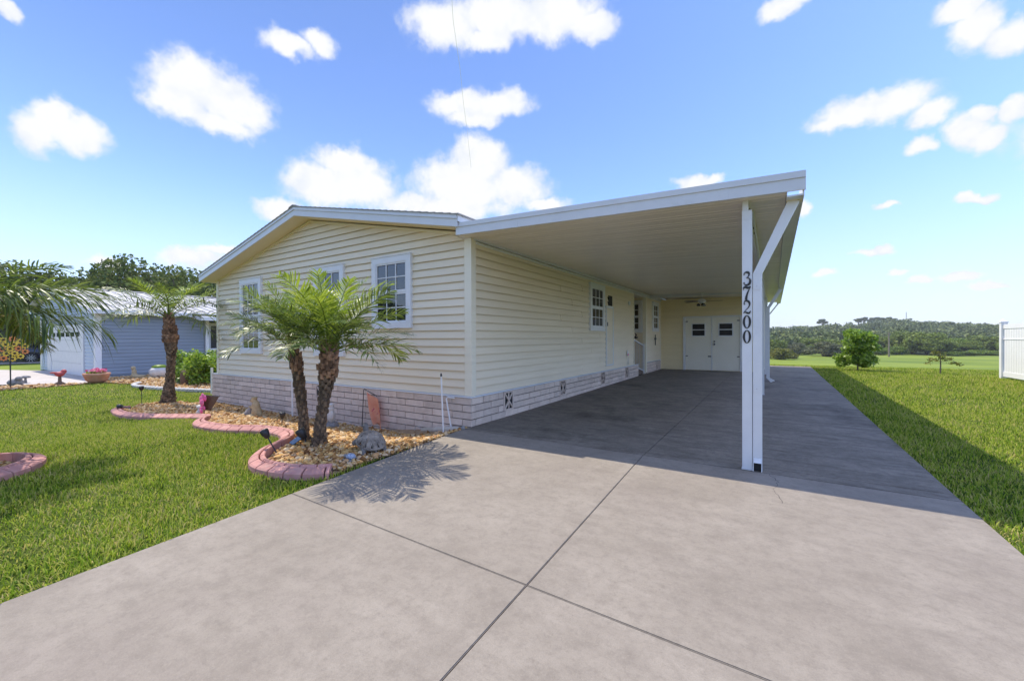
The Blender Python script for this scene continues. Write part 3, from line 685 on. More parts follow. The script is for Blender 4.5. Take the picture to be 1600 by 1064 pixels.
while y < YB:
    rc.hexa([(RX-.13, y, rl(RX-.13)+.012), (RX, y, RZ+.012), (RX, y+.34, RZ+.004), (RX-.13, y+.34, rl(RX-.13)+.004), (RX-.13, y, rl(RX-.13)+.03), (RX, y, RZ+.034), (RX, y+.34, RZ+.018), (RX-.13, y+.34, rl(RX-.13)+.016)])
    rc.hexa([(RX, y, RZ+.012), (RX+.13, y, rl(RX+.13)+.012), (RX+.13, y+.34, rl(RX+.13)+.004), (RX, y+.34, RZ+.004), (RX, y, RZ+.034), (RX+.13, y, rl(RX+.13)+.03), (RX+.13, y+.34, rl(RX+.13)+.016), (RX, y+.34, RZ+.018)]); y += .33
rc.build('ridge_cap', M['shingle'], house)
# brick skirting
BX0, BX1, BYF = -8.36, .0, -.045
part('skirting_wall', M['mortar'], lambda q: (q.box(BX0+.028, BX1-.028, BYF+.028, .1, -.5, .425), q.box(FX1-.2, BX1-.028, .1, 8.80, -.05, .425), q.box(BX0+.014, FX0+.2, .1, 13.4, -.5, .425), q.box(-.5, BX1-.028, 9.90, 11.98, -.02, .44)))
part('skirting_cap', M['cap'], lambda q: q.box(BX0-.005, BX1+.012, BYF-.012, .0, .427, .448))
part('skirting_cap', M['cap'], lambda q: q.box(FX1, BX1+.012, .0005, 8.80, .427, .448))
part('skirting_cap', M['cap'], lambda q: q.box(FX1, BX1+.012, 9.90, 11.98, .442, .46))
part('base_trim', M['cap'], lambda q: q.box(FX0, FX1, -.024, -.001, .449, .476))
part('base_trim', M['white'], lambda q: q.box(FX1+.001, FX1+.022, .001, 8.25, .449, .476))
BH, BL = .1067, .40
def brick_mesh(l, ax):
    b = MB(); d = .030; bev = .003
    if ax == 'x': b.hexa([(0, 0, 0), (l, 0, 0), (l, d, 0), (0, d, 0), (0, 0, BH-.0130), (l, 0, BH-.0130), (l, d, BH-.0130), (0, d, BH-.0130)])
    else: b.hexa([(0, 0, 0), (0, l, 0), (-d, l, 0), (-d, 0, 0), (0, 0, BH-.0130), (0, l, BH-.0130), (-d, l, BH-.0130), (-d, 0, BH-.0130)])
    me = b.mesh('brick', M['brick']); return me
BMX, BMY = {}, {}
def lay(ax, u0, u1, row, off, vents):
    u = u0-off
    while u < u1-.02:
        a = max(u, u0); e = min(u+BL-.012, u1); u += BL
        segs = [(a, e)]
        for (va, vb, r0, r1) in vents:
            if r0 <= row <= r1:
                ns = []
                for (p, q) in segs:
                    if q <= va or p >= vb: ns.append((p, q)); continue
                    if va-p > .03: ns.append((p, va-.006))
                    if q-vb > .03: ns.append((vb+.006, q))
                segs = ns
        for (p, q) in segs:
            l = round(q-p, 3)
            if l < .03: continue
            z = .424-BH*(row+1)+.009+random.uniform(-.0012, .0012); pr = random.uniform(-.0025, .0025)
            if ax == 'x':
                if z < Hs(p, -.06)-.14: continue
                me = BMX.get(l) or BMX.setdefault(l, brick_mesh(l, 'x')); link('brick', me, house, (p, BYF+pr, z))
            else:
                me = BMY.get(l) or BMY.setdefault(l, brick_mesh(l, 'y')); link('brick', me, house, (BX1+pr, p, z))
VF = [(-3.86, -3.56, 0, 2)]
for r in range(7): lay('x', BX0, BX1+.001, r, (r % 2)*BL/2, VF)
VS = [(.82, 1.12, 0, 2), (2.92, 3.22, 0, 2), (5.33, 5.63, 0, 2), (7.4, 7.7, 0, 2)]
for r in range(4): lay('y', BYF+.017, 8.80, r, (r % 2)*BL/2+.1, VS)
for r in range(4): lay('y', 9.90, 11.98, r, (r % 2)*BL/2, [(11.2, 11.5, 1, 2)])
def vent(fr, u, z0_, z1, n0):
    b = MB(); t = .022; u0, u1 = u-.145, u+.145
    fr.box(b, u0, u1, z0_, z0_+t, n0, n0+.02); fr.box(b, u0, u1, z1-t, z1, n0, n0+.02); fr.box(b, u0, u0+t, z0_+t, z1-t, n0, n0+.02); fr.box(b, u1-t, u1, z0_+t, z1-t, n0, n0+.02)
    fr.box(b, u-t/2, u+t/2, z0_+t, z1-t, n0+.001, n0+.017)
    for s in (-1, 1): b.bar(fr.P(u0+t, z0_+t if s > 0 else z1-t, n0+.009), fr.P(u1-t, z1-t if s > 0 else z0_+t, n0+.009), .018, .026, up=fr.n)
    o = b.build('foundation_vent', M['brick'], house)
    c = MB(); fr.box(c, u0+t, u1-t, z0_+t, z1-t, n0-.015, n0-.001); c.build('vent_opening', M['dark'], o)
for (a, b_, _, _) in VF: vent(Fr((0, BYF, 0), (1, 0, 0), (0, -1, 0)), (a+b_)/2, .107, .42, -.010)
for (a, b_, _, _) in VS: vent(Fr((BX1, 0, 0), (0, 1, 0), (1, 0, 0)), (a+b_)/2, .107, .42, -.010)
vent(Fr((BX1, 0, 0), (0, 1, 0), (1, 0, 0)), 11.35, .108, .32, -.010)

def window(fr, u0, u1, z0_, z1, parent, cols=3, rows=2, cas=.105, n=.019, label=None):
    b = MB(); n1 = n+.05
    fr.box(b, u0, u1, z1-cas, z1, n-.022, n1); fr.box(b, u0, u1, z0_, z0_+cas, n-.022, n1)
    fr.box(b, u0, u0+cas, z0_+cas, z1-cas, n-.022, n1); fr.box(b, u1-cas, u1, z0_+cas, z1-cas, n-.022, n1)
    fr.box(b, u0-.012, u1+.012, z1+.0005, z1+.014, n-.022, n1+.012)
    win = b.build('window', M['white'], parent, label=label)
    a0, a1, c0, c1 = u0+cas, u1-cas, z0_+cas, z1-cas; mid = (c0+c1)/2
    back = MB(); fr.box(back, a0+.001, a1-.001, c0+.001, c1-.001, n-.021, n+.0195); back.build('glazing_back', M['dark'], win)
    for (s0, s1, off) in ((mid+.012, c1, .008), (c0, mid-.012, .0)):
        s = MB(); r = .026
        for (p, q, e, f) in ((a0, a1, s0, s0+r), (a0, a1, s1-r, s1), (a0, a0+r, s0+r, s1-r), (a1-r, a1, s0+r, s1-r)): fr.box(s, p, q, e, f, n+.020, n+.032+off)
        s.build('sash', M['white'], win)
        pa0, pa1, pc0, pc1 = a0+r, a1-r, s0+r, s1-r
        mm = MB(); t = .016
        for k in range(1, cols): x = pa0+(pa1-pa0)*k/cols; fr.box(mm, x-t/2, x+t/2, pc0, pc1, n+.023, n+.030+off)
        for k in range(1, rows):
            z = pc0+(pc1-pc0)*k/rows
            for c in range(cols): fr.box(mm, pa0+(pa1-pa0)*c/cols+t/2, pa0+(pa1-pa0)*(c+1)/cols-t/2, z-t/2, z+t/2, n+.0235, n+.0295+off)
        mm.build('muntin', M['white'], win)
        for c in range(cols):
            for k in range(rows):
                p = MB(); fr.box(p, pa0+(pa1-pa0)*c/cols+t/2+.0006, pa0+(pa1-pa0)*(c+1)/cols-t/2-.0006, pc0+(pc1-pc0)*k/rows+t/2+.0006, pc0+(pc1-pc0)*(k+1)/rows-t/2-.0006, n+.020, n+.0245); p.build('pane', M['glass'], win)
    ml = MB(); fr.box(ml, a0, a1, mid-.0115, mid+.0115, n+.020, n+.038); ml.build('meeting_rail', M['white'], win)
    return win
window(FRONT, -6.85, -5.90, .975, 2.68, house, label='tall white window at the left of the gable front')
window(FRONT, -3.90, -2.955, .975, 2.68, house, label='tall white window hidden behind the palms')
window(FRONT, -2.16, -1.21, 1.475, 2.68, house, label='shorter white window at the right of the gable front')
window(SIDE, 4.56, 5.55, 1.48, 2.64, house, label='white window on the side wall under the carport')
window(SIDE2, 10.64, 11.50, 1.54, 2.62, house, cols=2, label='narrow white window beyond the entry recess')
window(RECF, -.80, -.12, 1.49, 2.60, house, cols=3, label='white window inside the entry recess')
# water heater door and dark vent above it
part('heater_door', M['siding'], lambda q: (SIDE.box(q, 5.76, 6.22, .60, 2.10, .0, .041)), label='plain cream heater closet door on the side wall')
part('heater_door_trim', M['white'], lambda q: (SIDE.box(q, 5.70, 5.757, .56, 2.16, .0, .049), SIDE.box(q, 6.223, 6.28, .56, 2.16, .0, .049), SIDE.box(q, 5.757, 6.223, 2.103, 2.16, .0, .049), SIDE.box(q, 5.757, 6.223, .56, .597, .0, .049)))
part('wall_vent', M['dark'], lambda q: SIDE.box(q, 5.90, 6.18, 2.17, 2.44, .0, .046), label='dark louvred vent above the heater door')
part('door_latch', M['black'], lambda q: SIDE.box(q, 5.765, 5.80, 1.62, 1.72, .0415, .058))
# entry recess: ceiling, floor step, door
part('recess_wall', M['siding'], lambda q: q.box(-1.5, -1.452, 8.30, 9.75, .02, 2.70))
part('recess_ceiling', M['ceil'], lambda q: q.box(-1.45, FX1, 8.31, 9.73, 2.70, 2.735))
part('entry_step', M['steps'], lambda q: (q.box(-1.4, -.10, 8.84, 9.70, .055, .22), q.box(-1.4, -.45, 8.84, 9.70, .222, .40)))
def lamp_wall(q): SIDE.box(q, 7.72, 7.86, 2.30, 2.42, .016, .05)
part('electric_box', M['white'], lamp_wall)

# ------------------------------------------------------------------ carport
cp = thing('carport', 'white flat-roofed aluminium carport along the side of the cream house', 'carport', (2.0, 0, 0))
def zu(x, y): return 2.775-.036*x+SL*y
CX0, CX1, CY0, CY1 = -.02, 3.84, -.28, 15.4
pw = .3062; b = MB()
b.hexa([(CX0, 0, zu(CX0, 0)), (CX1, 0, zu(CX1, 0)), (CX1, pw-.004, zu(CX1, pw)), (CX0, pw-.004, zu(CX0, pw)), (CX0, 0, zu(CX0, 0)+.075), (CX1, 0, zu(CX1, 0)+.075), (CX1, pw-.004, zu(CX1, pw)+.075), (CX0, pw-.004, zu(CX0, pw)+.075)])
for yy in (.10, .20): b.hexa([(CX0, yy, zu(CX0, yy)-.003), (CX1, yy, zu(CX1, yy)-.003), (CX1, yy+.012, zu(CX1, yy)-.003), (CX0, yy+.012, zu(CX0, yy)-.003), (CX0, yy-.006, zu(CX0, yy)+.002), (CX1, yy-.006, zu(CX1, yy)+.002), (CX1, yy+.018, zu(CX1, yy)+.002), (CX0, yy+.018, zu(CX0, yy)+.002)])
pm_ = b.mesh('roof_panel', M['ceil'])
y = CY0+.002
while y+pw < CY1+.2:
    link('roof_panel', pm_, cp, (0, y, SL*y)); y += pw
CYE = y-.004
part('roof_skin', M['fascia'], lambda q: q.hexa([(CX0, CY0, zu(CX0, CY0)+.078), (CX1, CY0, zu(CX1, CY0)+.078), (CX1, CYE, zu(CX1, CYE)+.078), (CX0, CYE, zu(CX0, CYE)+.078), (CX0, CY0, zu(CX0, CY0)+.10), (CX1, CY0, zu(CX1, CY0)+.10), (CX1, CYE, zu(CX1, CYE)+.10), (CX0, CYE, zu(CX0, CYE)+.10)]), cp)
XA, XB = -.06, 3.985
def fas(q, d0, d1, yo):
    q.hexa([(XA, CY0-yo, zu(XA, -.3)+d0), (XB, CY0-yo, zu(XB, -.3)+d0), (XB, CY0-.001, zu(XB, -.3)+d0), (XA, CY0-.001, zu(XA, -.3)+d0), (XA, CY0-yo, zu(XA, -.3)+d1), (XB, CY0-yo, zu(XB, -.3)+d1), (XB, CY0-.001, zu(XB, -.3)+d1), (XA, CY0-.001, zu(XA, -.3)+d1)])
part('front_fascia', M['fascia'], lambda q: fas(q, -.010, .098, .022), cp)
part('front_fascia_cap', M['fascia'], lambda q: fas(q, .0985, .158, .034), cp)
for sx in (.9, 2.2, 3.3): part('fascia_seam', M['fascia'], lambda q: q.hexa([(sx, CY0-.0245, zu(sx, -.3)-.012), (sx+.07, CY0-.0245, zu(sx+.07, -.3)-.012), (sx+.07, CY0-.0222, zu(sx+.07, -.3)-.012), (sx, CY0-.0222, zu(sx, -.3)-.012), (sx, CY0-.0245, zu(sx, -.3)+.098), (sx+.07, CY0-.0245, zu(sx+.07, -.3)+.098), (sx+.07, CY0-.0222, zu(sx+.07, -.3)+.098), (sx, CY0-.0222, zu(sx, -.3)+.098)]), cp)
part('gutter', M['fascia'], lambda q: [q.hexa([(x0, CY0+.001, zu(3.9, CY0)+z0_), (x1, CY0+.001, zu(3.9, CY0)+z0_), (x1, CYE, zu(3.9, CYE)+z0_), (x0, CYE, zu(3.9, CYE)+z0_), (x0, CY0+.001, zu(3.9, CY0)+z1), (x1, CY0+.001, zu(3.9, CY0)+z1), (x1, CYE, zu(3.9, CYE)+z1), (x0, CYE, zu(3.9, CYE)+z1)]) for (x0, x1, z0_, z1) in ((3.845, 3.96, -.055, -.04), (3.961, 3.975, -.055, .14), (3.842, 3.848, -.0395, .10))], cp)
bx = 3.507
part('roof_beam', M['white'], lambda q: q.hexa([(bx-.025, -.15, zu(bx, 0)-.10), (bx+.025, -.15, zu(bx, 0)-.10), (bx+.025, 15.3, zu(bx, 15.3)-.10), (bx-.025, 15.3, zu(bx, 15.3)-.10), (bx-.025, -.15, zu(bx, 0)-.004), (bx+.025, -.15, zu(bx, 0)-.004), (bx+.025, 15.3, zu(bx, 15.3)-.004), (bx-.025, 15.3, zu(bx, 15.3)-.004)]), cp)
bolt = MB()
for yy in (.02, .30, .9, 1.2): bolt.ell((bx+.028, yy, zu(bx, yy)-.05), (.008, .012, .012), 8, 5)
bolt.build('beam_bolt', M['black'], cp)
part('beam_conduit', M['white'], lambda q: q.tube([(bx+.045, .25, zu(bx, .2)-.015), (bx+.045, 2.4, zu(bx, 2.4)-.12), (bx+.045, 5.5, zu(bx, 5.5)-.12)], .011, 6), cp)
part('header_beam', M['fascia'], lambda q: q.box(FX1+.03, 3.46, 10.28, 10.36, 2.715, 2.832), cp)
posts = [-.108, 5.85, 11.3]
for k, py in enumerate(posts):
    pz = Hs(3.5, py); zt = zu(bx, py)-.10
    p = part('post', M['white'], lambda q: (q.box(3.478, 3.563, py-.042, py+.042, pz-.03, zt), q.box(3.482, 3.559, py-.046, py+.046, zt-.09, zt-.085)), cp)
    part('post_base', M['fascia'], lambda q: q.box(3.472, 3.569, py-.048, py+.048, pz-.02, pz+.012), p)
def downspout(y, zt, zo, lab):
    z = Hs(3.6, y); x0, x1 = 3.570, 3.647
    d = part('downspout', M['white'], lambda q: (q.box(x0, x1, y-.032, y+.032, z+.13, zt),), cp, label=lab)
    return d, z
d, z = downspout(-.115, 1.92, 0, 'front white downspout beside the numbered post')
x0, x1 = 3.570, 3.647; y = -.115
part('diagonal_pipe', M['white'], lambda q: q.hexa([(x0, y-.032, 1.9205), (x1, y-.032, 1.9205), (x1, y+.032, 1.9205), (x0, y+.032, 1.9205), (3.862, y-.032, 2.60), (3.945, y-.032, 2.57), (3.945, y+.032, 2.57), (3.862, y+.032, 2.60)]), d)
part('gutter_outlet', M['soffit'], lambda q: q.box(3.842, 3.968, y-.06, y+.06, 2.585, zu(3.9, 0)-.057), d)
def shoe(q):
    t = .006
    q.hexa([(x0, y-.032, z+.128), (x0+t, y-.032, z+.128), (x0+t, y+.032, z+.128), (x0, y+.032, z+.128), (x0-.0, y-.075, z+.005), (x0+t, y-.075, z+.005), (x0+t, y+.02, z+.005), (x0, y+.02, z+.005)][::1])
    q.hexa([(x1-t, y-.032, z+.128), (x1, y-.032, z+.128), (x1, y+.032, z+.128), (x1-t, y+.032, z+.128), (x1-t, y-.075, z+.005), (x1, y-.075, z+.005), (x1, y+.02, z+.005), (x1-t, y+.02, z+.005)])
    q.hexa([(x0+t, y-.032, z+.128), (x1-t, y-.032, z+.128), (x1-t, y-.026, z+.128), (x0+t, y-.026, z+.128), (x0+t, y-.068, z+.085), (x1-t, y-.068, z+.085), (x1-t, y-.062, z+.085), (x0+t, y-.062, z+.085)])
part('spout_shoe', M['white'], shoe, d)
part('spout_opening', M['dark'], lambda q: q.box(x0+.0065, x1-.0065, y-.045, y+.018, z+.004, z+.084), d)
for zz_ in (1.80, .80): part('pipe_strap', M['white'], lambda q: (q.box(x0+.004, x1-.018, y-.037, y-.0322, zz_-.035, zz_+.03)), d); 
scr = MB()
for zz_ in (1.80, .80): scr.ell(((x0+x1)/2-.006, y-.0375, zz_), (.004, .003, .004), 6, 4)
scr.build('strap_screw', M['steel'], d)
d2, z = downspout(8.55, 2.10, 0, 'second white downspout farther along the carport')
part('diagonal_pipe', M['white'], lambda q: q.hexa([(x0, 8.518, 2.1005), (x1, 8.518, 2.1005), (x1, 8.582, 2.1005), (x0, 8.582, 2.1005), (3.87, 8.518, 2.64), (3.945, 8.518, 2.60), (3.945, 8.582, 2.60), (3.87, 8.582, 2.64)]), d2)
part('spout_shoe', M['white'], lambda q: q.hexa([(x0, 8.518, z+.128), (x1, 8.518, z+.128), (x1, 8.582, z+.128), (x0, 8.582, z+.128), (x0+.10, 8.518, z+.012), (x1+.12, 8.518, z+.06), (x1+.12, 8.582, z+.06), (x0+.10, 8.582, z+.012)]), d2)
part('corner_strut', M['white'], lambda q: q.bar((3.60, 14.9, 2.25), (3.93, 14.9, 2.72), .05, .05, up=(0, 1, 0)), cp)
# house numbers on the front post
def ribbon(b, pts, y, th=.007):
    n = len(pts); Lf = []; Rt = []
    for i, (x, z_, w_) in enumerate(pts):
        a = pts[max(i-1, 0)]; c = pts[min(i+1, n-1)]; t = Vector((c[0]-a[0], c[1]-a[1])); t = t.normalized() if t.length else Vector((1, 0)); nr = Vector((-t.y, t.x))
        Lf.append((x+nr.x*w_/2, z_+nr.y*w_/2)); Rt.append((x-nr.x*w_/2, z_-nr.y*w_/2))
    vs_ = [(p[0], y-th, p[1]) for p in Lf+Rt]+[(p[0], y, p[1]) for p in Lf+Rt]; fs = []
    for i in range(n-1):
        fs += [(i, i+1, n+i+1, n+i), (2*n+i, 3*n+i, 3*n+i+1, 2*n+i+1), (i, 2*n+i, 2*n+i+1, i+1), (n+i, n+i+1, 3*n+i+1, 3*n+i)]
    fs += [(0, n, 3*n, 2*n), (n-1, 3*n-1, 4*n-1, 2*n-1)]
    b.add(vs_, fs)
def bez(P, n=10):
    out = []
    for i in range(0, len(P)-3, 3):
        a, b_, c, d_ = [Vector(P[i+k]) for k in range(4)]
        for k in range(n+(i+3 >= len(P)-1)):
            t = k/n; out.append((1-t)**3*a+3*(1-t)**2*t*b_+3*(1-t)*t*t*c+t**3*d_)
    return out
def stroke(P, wf, n=10):
    q = bez([(*p, 0) for p in P], n); m = len(q)-1
    return [(p.x, p.y, wf(i/m)) for i, p in enumerate(q)]
def digit(ch, cx, zt, W=.066, Hh=.132):
    b = MB(); Y = -.1502; S = lambda pts: [(cx+(x-.5)*W, zt-Hh+z_*Hh, w_*W*1.15) for x, z_, w_ in pts]
    if ch == '0':
        ring = [(.5+.39*math.cos(a), .5+.46*math.sin(a), .10+.16*abs(math.cos(a))**1.5) for a in np.linspace(PI/2, PI/2+2*PI, 37)]
        ribbon(b, S(ring), Y)
    if ch == '3':
        ribbon(b, S(stroke([(.10, .80), (.2, 1.0), (.45, .99), (.62, .96), (.84, .92), (.88, .66), (.45, .55)], lambda t: .10+.16*math.sin(PI*t)**2)), Y)
        ribbon(b, S(stroke([(.42, .555), (.75, .57), (.95, .45), (.93, .28), (.90, .05), (.55, -.02), (.30, .04), (.2, .06), (.12, .12), (.06, .2)], lambda t: .08+.20*math.sin(PI*min(1, t*1.15))**2)), Y-.0004)
        b.prism([(cx+(-.5+.15+.085*math.cos(a))*W, zt-Hh+(.19+.05*math.sin(a))*Hh) for a in np.linspace(0, 2*PI, 12, endpoint=False)], lambda p, s: (p[0], Y-.0008-(.007 if s else 0), p[1]))
        b.prism([(cx+(-.5+.14+.07*math.cos(a))*W, zt-Hh+(.80+.04*math.sin(a))*Hh) for a in np.linspace(0, 2*PI, 12, endpoint=False)], lambda p, s: (p[0], Y-.0012-(.007 if s else 0), p[1]))
    if ch == '7':
        ribbon(b, S(stroke([(.04, .86), (.2, 1.02), (.35, .98), (.5, .93), (.65, .88), (.8, .92), (.97, 1.0)], lambda t: .16+.14*math.sin(PI*t))), Y)
        ribbon(b, S(stroke([(.93, .95), (.75, .72), (.42, .45), (.40, .02)], lambda t: .07+.21*t)), Y-.0004)
        ribbon(b, S([(.06, .90, .06), (.05, .80, .06), (.055, .76, .05)]), Y-.0008)
    if ch == '2':
        ribbon(b, S(stroke([(.12, .74), (.12, .95), (.35, 1.0), (.52, .97), (.8, .93), (.92, .75), (.80, .58), (.66, .38), (.28, .3), (.08, .05)], lambda t: .08+.18*math.sin(PI*min(1, t*1.2))**2)), Y)
        ribbon(b, S(stroke([(.05, .06), (.3, .2), (.5, .05), (.68, .05), (.82, .04), (.9, .1), (.96, .22)], lambda t: .08+.16*math.sin(PI*t))), Y-.0004)
        b.prism([(cx+(-.5+.19+.09*math.cos(a))*W, zt-Hh+(.73+.05*math.sin(a))*Hh) for a in np.linspace(0, 2*PI, 12, endpoint=False)], lambda p, s: (p[0], Y-.0008-(.007 if s else 0), p[1]))
    b.build('house_number', M['number'], cp, label='black number %s on the white front post' % ch if ch != '0' else None)
for ch, zt in zip('37200', (1.945, 1.80, 1.665, 1.52, 1.375)): digit(ch, 3.5195, zt)

# ------------------------------------------------------------------ shed across the back of the carport
sh = thing('storage_shed', 'yellow-sided shed with white double doors at the end of the carport', 'shed', (1.8, 12, .08))
SF = Fr((0, 12.0, 0), (1, 0, 0), (0, -1, 0))
part('wall', M['siding_gold'], lambda q: q.box(FX1-.01, 3.44, 12.004, 15.3, .02, 2.74), sh)
def splanks(u0, u1, za, zb_):
    b = MB(); f0 = Fr((0, 0, 0), SF.u, SF.n); f0.plank(b, 0, u1-u0, 0, u1-u0, 0, PITCH_+.004); me = b.mesh('siding_plank', M['siding_gold']); z = za
    while z < zb_-.02: link('siding_plank', me, sh, SF.P(u0, z, 0)); z += PITCH_
splanks(FX1+.03, .82, .10, 2.10); splanks(2.80, 3.44, .10, 2.10); splanks(FX1+.03, 3.44, .10+PITCH_*17, 2.70)
fr_ = part('door_frame', M['white'], lambda q: (SF.box(q, .82, .90, .085, 2.10, .0, .045), SF.box(q, 2.72, 2.80, .085, 2.10, .0, .045), SF.box(q, .90, 2.72, 2.055, 2.10, .0, .045), SF.box(q, 1.795, 1.825, .085, 2.055, .0, .036)), sh)
for k, (u0, u1) in enumerate(((.905, 1.792), (1.828, 2.715))):
    dr = part('door', M['door'], lambda q: (SF.box(q, u0, u1, .10, 2.05, .004, .028)), sh, label=('left' if k == 0 else 'right')+' leaf of the white shed double door with a small window')
    a, c = (1.15, 1.57) if k == 0 else (2.06, 2.48)
    wf = part('door_window_frame', M['white'], lambda q: (SF.box(q, a-.03, c+.03, 1.81, 1.84, .0285, .045), SF.box(q, a-.03, c+.03, 1.35, 1.38, .0285, .045), SF.box(q, a-.03, a, 1.38, 1.81, .0285, .045), SF.box(q, c, c+.03, 1.38, 1.81, .0285, .045), SF.box(q, a, c, 1.58, 1.61, .0285, .042)), dr)
    part('pane', M['shedglass'], lambda q: (SF.box(q, a+.001, c-.001, 1.611, 1.809, .029, .034)), dr)
    part('pane', M['shedglass'], lambda q: (SF.box(q, a+.001, c-.001, 1.381, 1.579, .029, .034)), dr)
    for zz_ in ((.60, 1.9)): part('hinge', M['black'], lambda q: SF.box(q, (u0+.005 if k == 0 else u1-.085), (u0+.085 if k == 0 else u1-.005), zz_, zz_+.03, .0285, .036), dr)
    if k == 1:
        part('door_knob', M['black'], lambda q: q.ell(SF.P(1.90, 1.06, .06), (.032, .032, .032)), dr, True); part('deadbolt', M['black'], lambda q: q.ell(SF.P(1.90, 1.16, .04), (.028, .02, .028)), dr, True)
    else: part('bolt_latch', M['black'], lambda q: SF.box(q, 1.68, 1.79, .59, .63, .0285, .045), dr)

# ceiling fan hanging under the carport roof
fx, fy = 1.74, 10.0; fz = zu(fx, fy)
fan = thing('ceiling_fan', 'white ceiling fan with light kit hanging under the carport roof', 'ceiling fan', (fx, fy, fz))
part('downrod', M['white'], lambda q: (q.lathe([(.06, -.004), (.055, -.05), (.02, -.06)], (fx, fy, fz), 12), q.tube([(fx, fy, fz-.05), (fx, fy, fz-.22)], .014, 8)), fan, True)
part('motor', M['white'], lambda q: q.lathe([(.03, -.20), (.10, -.22), (.125, -.26), (.12, -.31), (.07, -.335), (.05, -.36)], (fx, fy, fz), 18), fan, True)
for k in range(5):
    a = .15+k*2*PI/5; c, s = math.cos(a), math.sin(a)
    P_ = lambda r, w_, z_: (fx+c*r-s*w_, fy+s*r+c*w_, fz+z_)
    part('blade', M['treepole'], lambda q: q.hexa([P_(.14, -.05, -.292), P_(.62, -.07, -.292), P_(.62, .07, -.272), P_(.14, .05, -.276), P_(.14, -.05, -.286), P_(.62, -.07, -.286), P_(.62, .07, -.266), P_(.14, .05, -.270)]), fan)
for k in range(3):
    a = 1+k*2*PI/3; part('lamp_shade', M['glass'], lambda q: q.lathe([(.02, -.35), (.05, -.38), (.065, -.43), (.05, -.445)], (fx+.10*math.cos(a), fy+.10*math.sin(a), fz), 12), fan, True)

# small things on the side wall
c = thing('wall_cross', 'dark metal cross on the wall beyond the entry recess', 'wall cross', (0, 11.04, 1.2))
part('cross_body', M['black'], lambda q: (SIDE2.box(q, 11.01, 11.07, 1.03, 1.42, .034, .052), SIDE2.box(q, 10.92, 11.0095, 1.24, 1.30, .034, .052), SIDE2.box(q, 11.0705, 11.16, 1.24, 1.30, .034, .052)), c)
rl_ = thing('porch_railing', 'white metal handrail with balusters at the entry steps', 'railing', (-.06, 9.1, .1))
part('handrail', M['white'], lambda q: (q.bar((-.07, 8.42, 1.26), (-.07, 9.70, 1.03), .04, .035)), rl_)
part('bottom_rail', M['white'], lambda q: q.bar((-.07, 8.42, .42), (-.07, 9.70, .16), .03, .03), rl_)
for k in range(6): yy = 8.58+k*.2; part('baluster', M['white'], lambda q: q.box(-.076, -.064, yy-.006, yy+.006, .41-.2*(yy-8.42), 1.235-.18*(yy-8.42)), rl_)
part('newel_post', M['white'], lambda q: q.box(-.095, -.045, 9.702, 9.732, .07, 1.12), rl_)
ml = thing('mailbox_lamp', 'dark bracket planter by the entry railing', 'bracket planter', (-.1, 8.5, 1.3))
part('bracket', M['black'], lambda q: (q.lathe([(.03, 0), (.08, .02), (.09, .06)], (-.05, 8.62, 1.28), 10), q.tube([(-.05, 8.62, 1.34), (-.03, 8.66, 1.40), (-.06, 8.60, 1.46)], [.02, .03, .01], 6)), ml)
hs = thing('wall_ornament', 'small white flower ornament with pink centre low on the side wall', 'ornament', (.0, 7.57, .6))
part('petals', M['white'], lambda q: (q.ell((.015, 7.57, .84), (.012, .07, .10)), q.bar((.02, 7.50, .49), (.02, 7.50, .72), .01, .01), q.bar((.02, 7.64, .49), (.02, 7.64, .72), .01, .01)), hs, True)
part('flower_centre', M['hibiscus'], lambda q: q.ell((.03, 7.57, .80), (.012, .035, .035)), hs, True)

